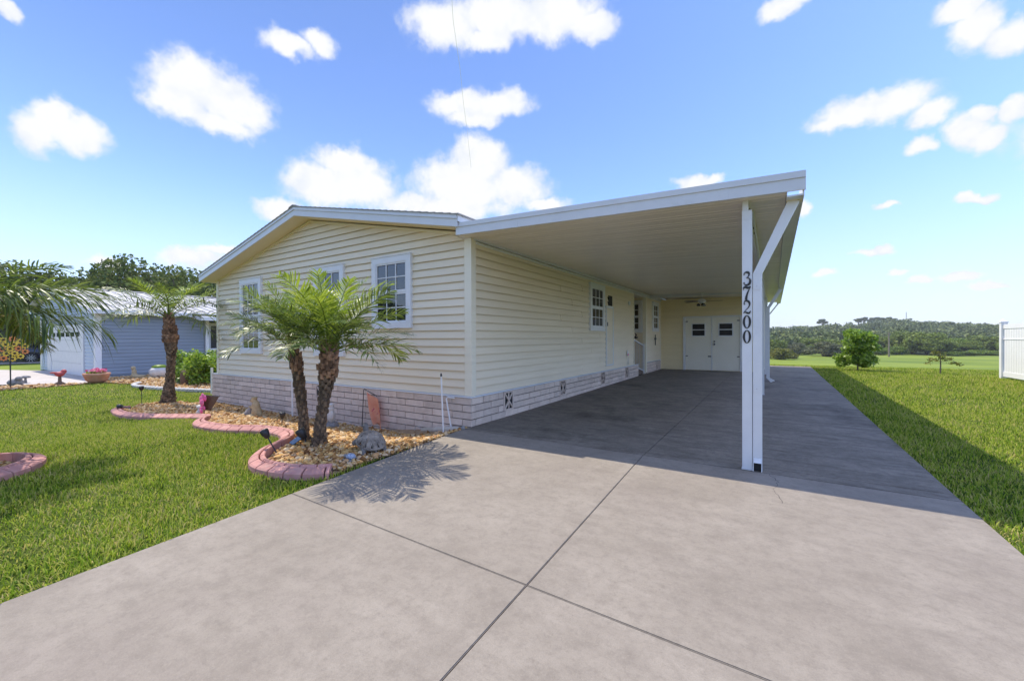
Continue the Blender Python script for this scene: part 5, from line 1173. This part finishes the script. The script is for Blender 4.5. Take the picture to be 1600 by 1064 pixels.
for yy in (.95, 2.15):
    wv = part('wheel', M['black'], lambda q: (torus(q, (-44.3, yy, 1.75), .38, .035), [q.tube([(-44.3, yy, 1.75), (-44.3, yy+.37*math.cos(a), 1.75+.37*math.sin(a))], .008, 4) for a in np.linspace(0, 2*PI, 8, endpoint=False)]), bk)
part('frame', M['black'], lambda q: [q.tube(p, .028, 6) for p in ([(-44.3, .95, 1.75), (-44.3, 1.15, 2.25)], [(-44.3, 1.12, 2.2), (-44.3, 1.75, 2.2)], [(-44.3, 1.12, 2.15), (-44.3, 1.5, 1.72)], [(-44.3, 1.5, 1.72), (-44.3, 1.8, 2.3)], [(-44.3, 1.5, 1.72), (-44.3, 2.15, 1.75)], [(-44.3, 1.75, 2.2), (-44.3, 2.15, 1.75)])], bk)
part('handlebar', M['black'], lambda q: (q.tube([(-44.3, 1.15, 2.25), (-44.2, 1.05, 2.38), (-44.12, 1.2, 2.36)], .022, 6)), bk)
part('saddle', M['black'], lambda q: q.ell((-44.3, 1.83, 2.33), (.06, .14, .04)), bk)
# dark car: rear wheel in view, nose hidden behind the blue house
car = thing('parked_car', 'dark blue car parked in the green house carport', 'car', (-42.3, 3.2, -.3))
CZ = -.32
prof = [(-.95+1.67, .30), (-1.0+1.67, .62), (-.98+1.67, .92), (-.80+1.67, 1.05), (-.35+1.67, 1.32), (.35+1.67, 1.47), (1.2+1.67, 1.50), (2.0+1.67, 1.40), (2.75+1.67, 1.02), (3.6+1.67, .88), (3.75+1.67, .60), (3.72+1.67, .28)]
def carbody(q):
    n = len(prof); rings = []
    for xo, k in ((-.90, .9), (-.80, 1.0), (.80, 1.0), (.90, .9)):
        rings.append([(-42.4+xo*(1 if z_ < .95 else .82), y if k == 1 else 3.0+(y-3.0)*.985, CZ+(z_ if k == 1 else .3+(z_-.3)*.93)) for y, z_ in prof])
    vs_ = [p for R_ in rings for p in R_]; fs = []
    for i in range(3):
        for k in range(n): fs.append((i*n+k, i*n+(k+1) % n, (i+1)*n+(k+1) % n, (i+1)*n+k))
    fs += [tuple(range(n)), tuple(3*n+k for k in range(n-1, -1, -1))]; q.add(vs_, fs)
part('body', M['car'], carbody, car, True)
part('side_window', M['glass'], lambda q: q.hexa([(-41.66, 1.55, CZ+1.02), (-41.66, 4.0, CZ+1.02), (-41.66, 4.0, CZ+1.0), (-41.66, 1.55, CZ+1.0), (-41.70, 1.75, CZ+1.30), (-41.70, 3.3, CZ+1.36), (-41.72, 3.3, CZ+1.36), (-41.72, 1.75, CZ+1.30)]), car)
part('window_chrome', M['alloy'], lambda q: q.tube([(-41.64, 1.5, CZ+1.03), (-41.68, 1.72, CZ+1.33), (-41.68, 3.3, CZ+1.39)], .018, 5), car)
part('tail_lamp', M['red'], lambda q: q.box(-41.66, -41.50, .68, .85, CZ+.75, CZ+.95), car)
for yy in (1.67, 4.6):
    wh = part('wheel', M['tyre'], lambda q: q.tube([(-41.72, yy, CZ+.34), (-41.48, yy, CZ+.34)], .34, 24), car)
    part('rim', M['alloy'], lambda q: [q.bar((-41.47, yy+.04*math.cos(a), CZ+.34+.04*math.sin(a)), (-41.47, yy+.25*math.cos(a), CZ+.34+.25*math.sin(a)), .03, .085, up=(1, 0, 0)) for a in np.linspace(0, 2*PI, 10, endpoint=False)], wh)

# ------------------------------------------------------------------ shrubs, pots and ornaments by the blue house
r = random.Random(9); cl = []
for k in range(85):
    cl.append(((r.uniform(-1.25, .95), r.uniform(-.65, .55), r.uniform(.12, 1.08)), (.24, .24, .2), 85))
shrub('round_hedge', 'clipped bright green hedge at the left corner of the cream house', 'hedge', (-13.95, 1.95, -.3), cl, .06, 'hedge', 41)
def zg(x, y): return Hs(x, y)
def planter(x, y):
    z = zg(x, y); t = thing('terracotta_planter', 'wide terracotta bowl of pink flowers at the blue house corner', 'planter', (x, y, z))
    part('bowl', M['terra'], lambda q: q.lathe([(.20, 0), (.30, .10), (.36, .28), (.38, .30), (.38, .36), (.33, .36), (.31, .30)], (x, y, z), 20), t, True)
    V, T = leaf_cloud([((0, 0, .44), (.28, .28, .10), 160)], .05, 3); link('flowers', tri_mesh('flowers', V, T, M['pink']), t)
    V, T = leaf_cloud([((0, 0, .38), (.28, .28, .06), 120)], .05, 4); link('leaves', tri_mesh('leaves', V, T, M['hedge']), t)
planter(-17.55, -.15)
def pot(x, y):
    z = zg(x, y); t = thing('flower_pot', 'dark pot with a pink flower beside the green hedge', 'flower pot', (x, y, z))
    part('pot', M['brown'], lambda q: q.lathe([(.16, 0), (.2, .3), (.24, .5), (.2, .5)], (x, y, z), 14), t, True)
    V, T = leaf_cloud([((0, 0, .72), (.16, .16, .16), 90)], .06, 5); link('flowers', tri_mesh('flowers', V, T, M['pink']), t)
    V, T = leaf_cloud([((0, 0, .55), (.16, .16, .12), 60)], .06, 6); link('leaves', tri_mesh('leaves', V, T, M['hedge']), t)
pot(-16.3, 2.35)
def simple(name, label, cat, x, y, pieces, dz=0):
    z = zg(x, y)+dz; t = thing(name, label, cat, (x, y, z))
    for (pn, m, fn) in pieces: part(pn, M[m], lambda q: fn(q, x, y, z), t, True)
    return t
def remeshed(name, m, fn, parent, vox=.012):
    b = MB(); fn(b); o = b.build(name, m, parent, True)
    md = o.modifiers.new('blend', 'REMESH'); md.mode = 'VOXEL'; md.voxel_size = vox; md.use_smooth_shade = True
    sm = o.modifiers.new('soft', 'SMOOTH'); sm.iterations = 3; return o
simple('stone_planter', 'round pale stone planter topped with green leaves in the blue house bed', 'planter', -18.0, 1.85, [('bowl', 'lightstone', lambda q, x, y, z: q.lathe([(.22, 0), (.34, .15), (.35, .32), (.27, .42)], (x, y, z), 14)), ('leaves', 'hedge', lambda q, x, y, z: q.ell((x, y, z+.45), (.28, .28, .1), 8, 5))])
simple('barrel_stump', 'brown carved log standing on end in front of the hedge', 'log ornament', -13.75, 1.3, [('log', 'brown', lambda q, x, y, z: q.lathe([(.15, 0), (.18, .1), (.18, .4), (.15, .50)], (x, y, z), 12)), ('cut_end', 'statue', lambda q, x, y, z: q.lathe([(.13, .501), (.11, .51)], (x, y, z), 12))])
t = thing('small_statue', 'small tan animal statue lying at the blue wall foot', 'statue', (-18.6, 1.2, -.3))
remeshed('statue_body', M['statue'], lambda q: (q.ell((-18.6, 1.2, -.2), (.13, .13, .14)), q.ell((-18.6, 1.2, -.02), (.09, .09, .12)), q.ell((-18.6, 1.17, .14), (.08, .09, .085)), q.ell((-18.5, 1.35, -.22), (.25, .22, .08))), t, .025)
def toad(x, y, lab, cap, group=None):
    z = zg(x, y); t = thing('mushroom_ornament', lab, 'ornament', (x, y, z), group)
    part('stem', M['greystone'], lambda q: q.lathe([(.05, 0), (.03, .15), (.04, .22)], (x, y, z), 10), t, True)
    part('cap', M[cap], lambda q: q.lathe([(.02, .19), (.14, .20), (.12, .26), (.04, .29)], (x, y, z), 12), t, True)
toad(-19.6, -1.6, 'dark little mushroom ornament at the edge of the concrete', 'greystone')
t = thing('red_bird', 'red cardinal-like ornament on a dark base in the gravel strip', 'ornament', (-17.5, -1.1, -.3))
remeshed('bird', M['red'], lambda q: (q.ell((-17.5, -1.1, .10), (.11, .13, .09)), q.ell((-17.5, -1.0, .19), (.08, .08, .08)), q.ell((-17.5, -1.24, .16), (.06, .12, .03))), t, .02)
part('base', M['brown'], lambda q: (q.lathe([(.16, 0), (.14, .08), (.05, .14), (.04, .34)], (-17.5, -1.1, -.3), 10)), t, True)
t = thing('dark_rock', 'dark rounded stone frog at the left end of the gravel strip', 'ornament', (-19.1, -1.9, -.3))
remeshed('frog', M['greystone'], lambda q: (q.ell((-19.1, -1.9, -.2), (.16, .22, .14)), q.ell((-18.97, -1.84, -.06), (.09, .10, .08))), t, .025)
# sunflower yard spinner
fx_, fy_ = -18.0, -2.15; fz_ = zg(fx_, fy_)
sp = thing('sunflower_spinner', 'round wreath of yellow and orange metal sunflowers on a stake', 'garden ornament', (fx_, fy_, fz_))
part('stake', M['black'], lambda q: q.tube([(fx_, fy_, fz_-.1), (fx_, fy_, fz_+1.35)], .018, 6), sp)
dirv = (CAM-Vector((fx_, fy_, fz_+1.3))).normalized(); sx_ = dirv.cross(Vector((0, 0, 1))).normalized(); sy_ = sx_.cross(dirv)
k = 0
for ring, n, rad in ((0, 11, .34), (1, 6, .18), (2, 1, 0.)):
    for i in range(n):
        a = 2*PI*i/n+ring; c = Vector((fx_, fy_, fz_+1.30))+(sx_*math.cos(a)+sy_*math.sin(a))*rad+dirv*.02*ring
        b = MB()
        for j in range(8):
            p = 2*PI*j/8; d_ = sx_*math.cos(p)+sy_*math.sin(p); e_ = sx_*-math.sin(p)+sy_*math.cos(p)
            b.add([c+d_*.014, c+d_*.062-e_*.028+dirv*.012, c+d_*.108, c+d_*.062+e_*.028+dirv*.012, c+d_*.055-dirv*.006], [(0, 1, 2, 3), (0, 4, 1), (1, 4, 2), (2, 4, 3), (3, 4, 0)])
        f = b.build('flower', M['yellow' if (i+ring) % 3 else 'orange'], sp)
        MBc = MB().ell(c+dirv*.012, (.036, .036, .036), 8, 5); MBc.build('flower_centre', M['brownflower'], f, True)

# ------------------------------------------------------------------ things in the front bed
def solar(name, label, x, y, lean, hgt=.26, wide=.042, group='black solar lights in the front bed'):
    z = zg(x, y); t = thing(name, label, 'solar light', (x, y, z), group); lx, ly = lean; hp = Vector((x+lx, y+ly, z+hgt)); d_ = (hp-Vector((x, y, z))).normalized()
    part('stake', M['black'], lambda q: q.tube([Vector((x, y, z))-d_*.05, hp], .007, 6), t)
    part('lamp_head', M['black'], lambda q: q.tube([hp-d_*.005, hp+d_*.05, hp+d_*.09, hp+d_*.10], [wide*.45, wide*.9, wide, wide*.8], 12), t, True)
    part('lens', M['glass'], lambda q: q.tube([hp+d_*.1005, hp+d_*.104], [wide*.65, wide*.6], 12), t)
solar('solar_light', 'black solar light leaning left over the red kerb', -.89, -2.36, (-.11, -.05), .19, .046)
solar('solar_light', 'black solar light upright in the gravel left of the palm pair', -2.85, -1.26, (.02, .0), .15, .045)
solar('solar_light', 'black round solar light at the far left bed tip', -9.25, -1.18, (-.02, .0), .36, .055)
x, y = -8.45, -1.78; z = zg(x, y)
t = thing('fallen_solar_light', 'black solar light lying flat on the far left kerb', 'solar light', (x, y, z))
part('lamp_head', M['black'], lambda q: q.tube([(x-.12, y, z+.11), (x-.05, y, z+.12), (x+.02, y+.02, z+.12)], [.03, .05, .04], 10), t, True); part('stake', M['black'], lambda q: q.tube([(x+.02, y+.02, z+.12), (x+.3, y+.1, z+.09)], .01, 6), t)
# spotlight at the foot of the palms
x, y = -.95, -2.06; z = zg(x, y)
t = thing('spotlight', 'black garden spotlight with solar panel at the foot of the palms', 'spotlight', (x, y, z))
part('lamp_head', M['black'], lambda q: (q.tube([(x+.06, y+.02, z+.10), (x+.02, y-.01, z+.17), (x, y-.02, z+.20)], [.03, .055, .055], 12), q.tube([(x+.06, y+.02, z-.02), (x+.06, y+.02, z+.1)], .01, 6)), t, True)
part('solar_panel', M['glass'], lambda q: q.hexa([(x-.15, y-.06, z+.03), (x-.02, y-.08, z+.03), (x, y+.02, z+.09), (x-.13, y+.04, z+.09), (x-.15, y-.063, z+.037), (x-.02, y-.083, z+.037), (x, y+.017, z+.097), (x-.13, y+.037, z+.097)]), t)
# turtle statue
tx, ty = -.14, -1.72; tz = zg(tx, ty)+.02
tt = thing('turtle_statue', 'weathered stone turtle statue sitting on the gravel by the driveway', 'statue', (tx, ty, tz))
RZm = Matrix.Rotation(math.radians(158), 4, 'Z') @ Matrix.Rotation(math.radians(-14), 4, 'Y')
def TP(p): return RZm @ Vector(p)+Vector((tx, ty, tz+.02))
def tbody(q):
    def E_(c, r_): q.ell(TP(c), r_, 10, 7, RZm.to_3x3())
    E_((0, 0, .075), (.165, .125, .055)); E_((.16, 0, .10), (.07, .04, .04)); E_((.21, 0, .135), (.045, .034, .05)); E_((.235, 0, .165), (.052, .038, .036))
    for sx1 in (-1, 1):
        E_((.11, sx1*.12, .04), (.06, .035, .035)); E_((.14, sx1*.14, .015), (.045, .03, .03)); E_((-.11, sx1*.11, .04), (.055, .035, .035)); E_((-.14, sx1*.12, .012), (.05, .03, .025))
    E_((-.18, 0, .05), (.05, .015, .015))
remeshed('body', M['turtleskin'], tbody, tt, .011)
def dome(u_, v_, k=1.0):   # u_ along, v_ across, unit disc
    rr = min(1, math.hypot(u_, v_)); return TP((.185*u_*k, .145*v_*k, .075+.105*math.sqrt(max(0, 1-rr*rr))*k))
rings = [(0, [0]), ]
cells = [(0, 0, .33)]+[(.52*math.cos(a), .52*math.sin(a), .30) for a in np.linspace(0, 2*PI, 7, endpoint=False)]+[(.87*math.cos(a), .87*math.sin(a), .235) for a in np.linspace(.2, 2*PI+.2, 13, endpoint=False)]
for (cu_, cv_, cr_) in cells:
    b = MB(); n = 6; o_ = [dome(cu_+cr_*math.cos(a), cv_+cr_*math.sin(a), 1.0) for a in np.linspace(0, 2*PI, n, endpoint=False)]; i_ = [dome(cu_+cr_*.60*math.cos(a), cv_+cr_*.60*math.sin(a), 1.06) for a in np.linspace(0, 2*PI, n, endpoint=False)]
    b.add(o_+i_, [(k, (k+1) % n, n+(k+1) % n, n+k) for k in range(n)]+[tuple(range(n, 2*n))]+[tuple(range(n-1, -1, -1))]); b.build('shell_plate', M['turtle'], tt)
part('shell_rim', M['turtle'], lambda q: q.tube([TP((.185*math.cos(a), .145*math.sin(a), .068)) for a in np.linspace(0, 2*PI, 25)], .018, 6, False), tt, True)
# little mosaic turtle
x, y = .0, -2.08; z = zg(x, y)+.03
t = thing('mosaic_turtle', 'tiny blue and white mosaic turtle below the stone turtle', 'ornament', (x, y, z))
part('shell', M['mosaic'], lambda q: q.ell((x, y, z+.02), (.06, .048, .036)), t, True); part('head', M['greystone'], lambda q: q.ell((x-.07, y-.01, z+.02), (.025, .02, .02)), t, True)
part('feet', M['greystone'], lambda q: [q.ell((x+a*.05, y+b_*.045, z-.008), (.018, .016, .012), 8, 5) for a in (-1, 1) for b_ in (-1, 1)], t, True)
# seated tan statue and its rock
x, y = -5.15, -.55; z = zg(x, y)
t = thing('animal_statue', 'tan stone statue of an upright animal leaning on a grey rock', 'statue', (x, y, z))
remeshed('figure', M['statue'], lambda q: (q.ell((x+.06, y, z+.10), (.10, .10, .12)), q.ell((x+.05, y-.01, z+.21), (.085, .08, .13)), q.ell((x+.0, y-.02, z+.335), (.07, .06, .062)), q.ell((x-.06, y-.04, z+.33), (.045, .035, .032)), q.ell((x-.05, y-.06, z+.20), (.08, .03, .03)), q.ell((x+.02, y-.09, z+.03), (.09, .05, .035)), q.ell((x+.15, y+.02, z+.05), (.05, .04, .06)), q.ell((x+.02, y-.02, z+.39), (.075, .06, .02))), t, .013)
t = thing('grey_rock', 'grey rough rock in front of the tan animal statue', 'rock', (x-.14, y-.05, z))
remeshed('rock', M['greystone'], lambda q: (q.ell((x-.12, y-.06, z+.05), (.10, .09, .11)), q.ell((x-.22, y-.06, z+.02), (.10, .09, .07)), q.ell((x-.08, y-.05, z+.14), (.06, .06, .07))), t, .018)
# gnome behind the palms
x, y = -2.86, -.38; z = zg(x, y)
t = thing('gnome_statue', 'small pale statue half hidden behind the right palm trunk', 'statue', (x, y, z))
remeshed('figure', M['lightstone'], lambda q: (q.ell((x, y, z+.20), (.075, .07, .12)), q.ell((x, y, z+.33), (.055, .055, .06)), q.ell((x, y, z+.40), (.05, .05, .04)), q.ell((x-.06, y-.02, z+.22), (.03, .03, .08)), q.ell((x+.06, y-.02, z+.22), (.03, .03, .08))), t, .012)
part('plinth', M['greystone'], lambda q: q.lathe([(.13, -.02), (.13, .05), (.09, .10)], (x, y, z), 10), t)
# coral garden flag
x, y = -2.40, -.10; z = zg(x, y)
t = thing('coral_flag', 'coral garden flag with a notched hem hanging by the brick skirting', 'garden flag', (x, y, z))
part('stand', M['black'], lambda q: (q.tube([(x, y, z-.05), (x+.07, y-.01, z+.68), (x+.10, y-.02, z+.70), (x+.46, y-.05, z+.61)], .007, 6)), t)
fl = MB(); nx_, nz_ = 8, 14; gv = []
for j in range(nz_+1):
    for i in range(nx_+1):
        a = i/nx_; c = j/nz_; xx = x+.20+.17*c+a*(.27-.02*c); zz = z+.66-.10*a-c*(.55-.03*a)-(.0 if j < nz_ else -.06*abs(math.sin(PI*2*a))*.0)
        if j == nz_: zz += .07*(1-abs(2*a-1))
        yy = y-.05-.03*math.sin(a*5+c*3)*(.4+c)
        gv.append((xx, yy, zz))
nn = len(gv); fl.add(gv+[(p[0], p[1]+.003, p[2]) for p in gv], [(j*(nx_+1)+i, j*(nx_+1)+i+1, (j+1)*(nx_+1)+i+1, (j+1)*(nx_+1)+i) for j in range(nz_) for i in range(nx_)]+[(nn+j*(nx_+1)+i, nn+(j+1)*(nx_+1)+i, nn+(j+1)*(nx_+1)+i+1, nn+j*(nx_+1)+i+1) for j in range(nz_) for i in range(nx_)])
fl.build('cloth', M['flag'], t, True)
# pink hibiscus flag
x, y = -5.95, -1.12; z = zg(x, y)
t = thing('pink_flag', 'dark garden flag with a large pink hibiscus near the left bed', 'garden flag', (x, y, z))
part('stand', M['black'], lambda q: q.tube([(x, y, z-.05), (x-.10, y-.02, z+.42), (x+.35, y+.12, z+.40)], .009, 6), t)
part('cloth', M['brown'], lambda q: q.hexa([(x-.10, y-.02, z+.14), (x+.10, y+.05, z+.10), (x+.10, y+.056, z+.10), (x-.10, y-.014, z+.14), (x-.10, y-.02, z+.42), (x+.33, y+.11, z+.39), (x+.33, y+.116, z+.39), (x-.10, y-.014, z+.42)]), t)
hb = MB()
for (cx_, cz_, rr) in ((.02, .33, .12), (.0, .14, .085)):
    for k in range(5):
        a = 2*PI*k/5+.5; hb.ell((x+cx_+rr*.55*math.cos(a), y-.03-.01*k, z+cz_+rr*.55*math.sin(a)), (rr*.62, .012, rr*.55), 9, 6)
hb.build('hibiscus', M['hibiscus'], t, True)
t = thing('white_bird', 'small white bird ornament beside the pink flag', 'ornament', (x-.25, y-.05, z))
remeshed('bird', M['lightstone'], lambda q: (q.ell((x-.22, y, z+.16), (.12, .06, .05)), q.ell((x-.11, y, z+.20), (.04, .04, .04)), q.ell((x-.20, y-.02, z+.04), (.07, .06, .08))), t, .014)
# poles
def pole(x, y, hgt, r_, label, cap=None, lean=(0, 0), name='white_pole', base=0):
    z = zg(x, y)+base; t = thing(name, label, 'pole', (x, y, z)); part('shaft', M['pole'], lambda q: q.tube([(x, y, z-.1), (x+lean[0], y+lean[1], z+hgt)], r_, 8), t)
    if cap: part('cap', M['black'], lambda q: q.tube([(x+lean[0], y+lean[1], z+hgt+.0005), (x+lean[0]*1.02, y+lean[1], z+hgt+.045)], [r_*1.4, r_*.9], 8), t)
pole(-.20, -.42, .82, .011, 'thin white pole with a black tip by the house corner', True, (-.04, 0))
pole(-10.3, .72, .75, .035, 'short white post in front of the hedge')
pole(-4.52, -.14, .76, .016, 'short white pipe against the brick skirting left of the palms', None, (.0, .0), 'white_pipe')
x, y = -.42, -.10
t = thing('white_bracket', 'bent white pipe bracket on the brick skirting', 'pipe', (x, y, .1)); part('pipe', M['pole'], lambda q: q.tube([(x+.12, y+.04, .41), (x+.02, y, .42), (x, y-.01, .40), (x+.10, y-.02, -.02)], .011, 6), t)
t = thing('ground_pipe', 'weathered pipe lying between the gravel and the house corner', 'pipe', (-.5, -.2, -.1)); part('pipe', M['timber'], lambda q: q.tube([(-.92, -.10, -.14), (-.45, -.16, -.06), (-.10, -.20, -.015)], .042, 10), t, True)
part('pipe_end', M['greystone'], lambda q: q.tube([(-.0995, -.20, -.015), (.0, -.22, .03)], [.036, .030], 10), t, True)
t = thing('wire_loop', 'thin wire loop standing in the gravel by the skirting', 'wire', (-1.0, -.12, -.2)); part('wire', M['steel'], lambda q: q.tube([(-1.12, -.12, -.22), (-1.05, -.12, -.09), (-.97, -.12, -.08), (-.88, -.12, -.20)], .004, 5), t)
# overhead service cable
t = thing('service_cable', 'thin pale cable coming down from above towards the house roof', 'cable', (0, 4, 5))
def cable_pts():
    P = []
    for (u, v, d_) in ((698, -260, 26.0), (706, 0, 32.0), (712, 60, 36), (719, 110, 40.0), (724, 160, 44.0), (730, 205, 48.0), (736, 262, 52.0)):
        x_ = (u-800)/FPX; y_ = -(v-532)/FPX; P.append(CAM+(cf+cr*x_+cu*y_)*d_)
    return P
part('strand', M['wire'], lambda q: q.tube(catmull3(cable_pts(), 5), .016, 5), t)

# ------------------------------------------------------------------ the air
hz = MB(); hz.box(-620, 820, -420, 1000, -7.5, 42)
hm = bpy.data.materials.new('air'); hm.use_nodes = True; hn = hm.node_tree; hn.nodes.clear()
pv = hn.nodes.new('ShaderNodeVolumePrincipled'); pv.inputs['Density'].default_value = .0003; pv.inputs['Color'].default_value = (.95, .97, 1, 1); pv.inputs['Anisotropy'].default_value = .2
ho = hn.nodes.new('ShaderNodeOutputMaterial'); hn.links.new(pv.outputs[0], ho.inputs['Volume'])
hz.build('haze', hm, kind='stuff')
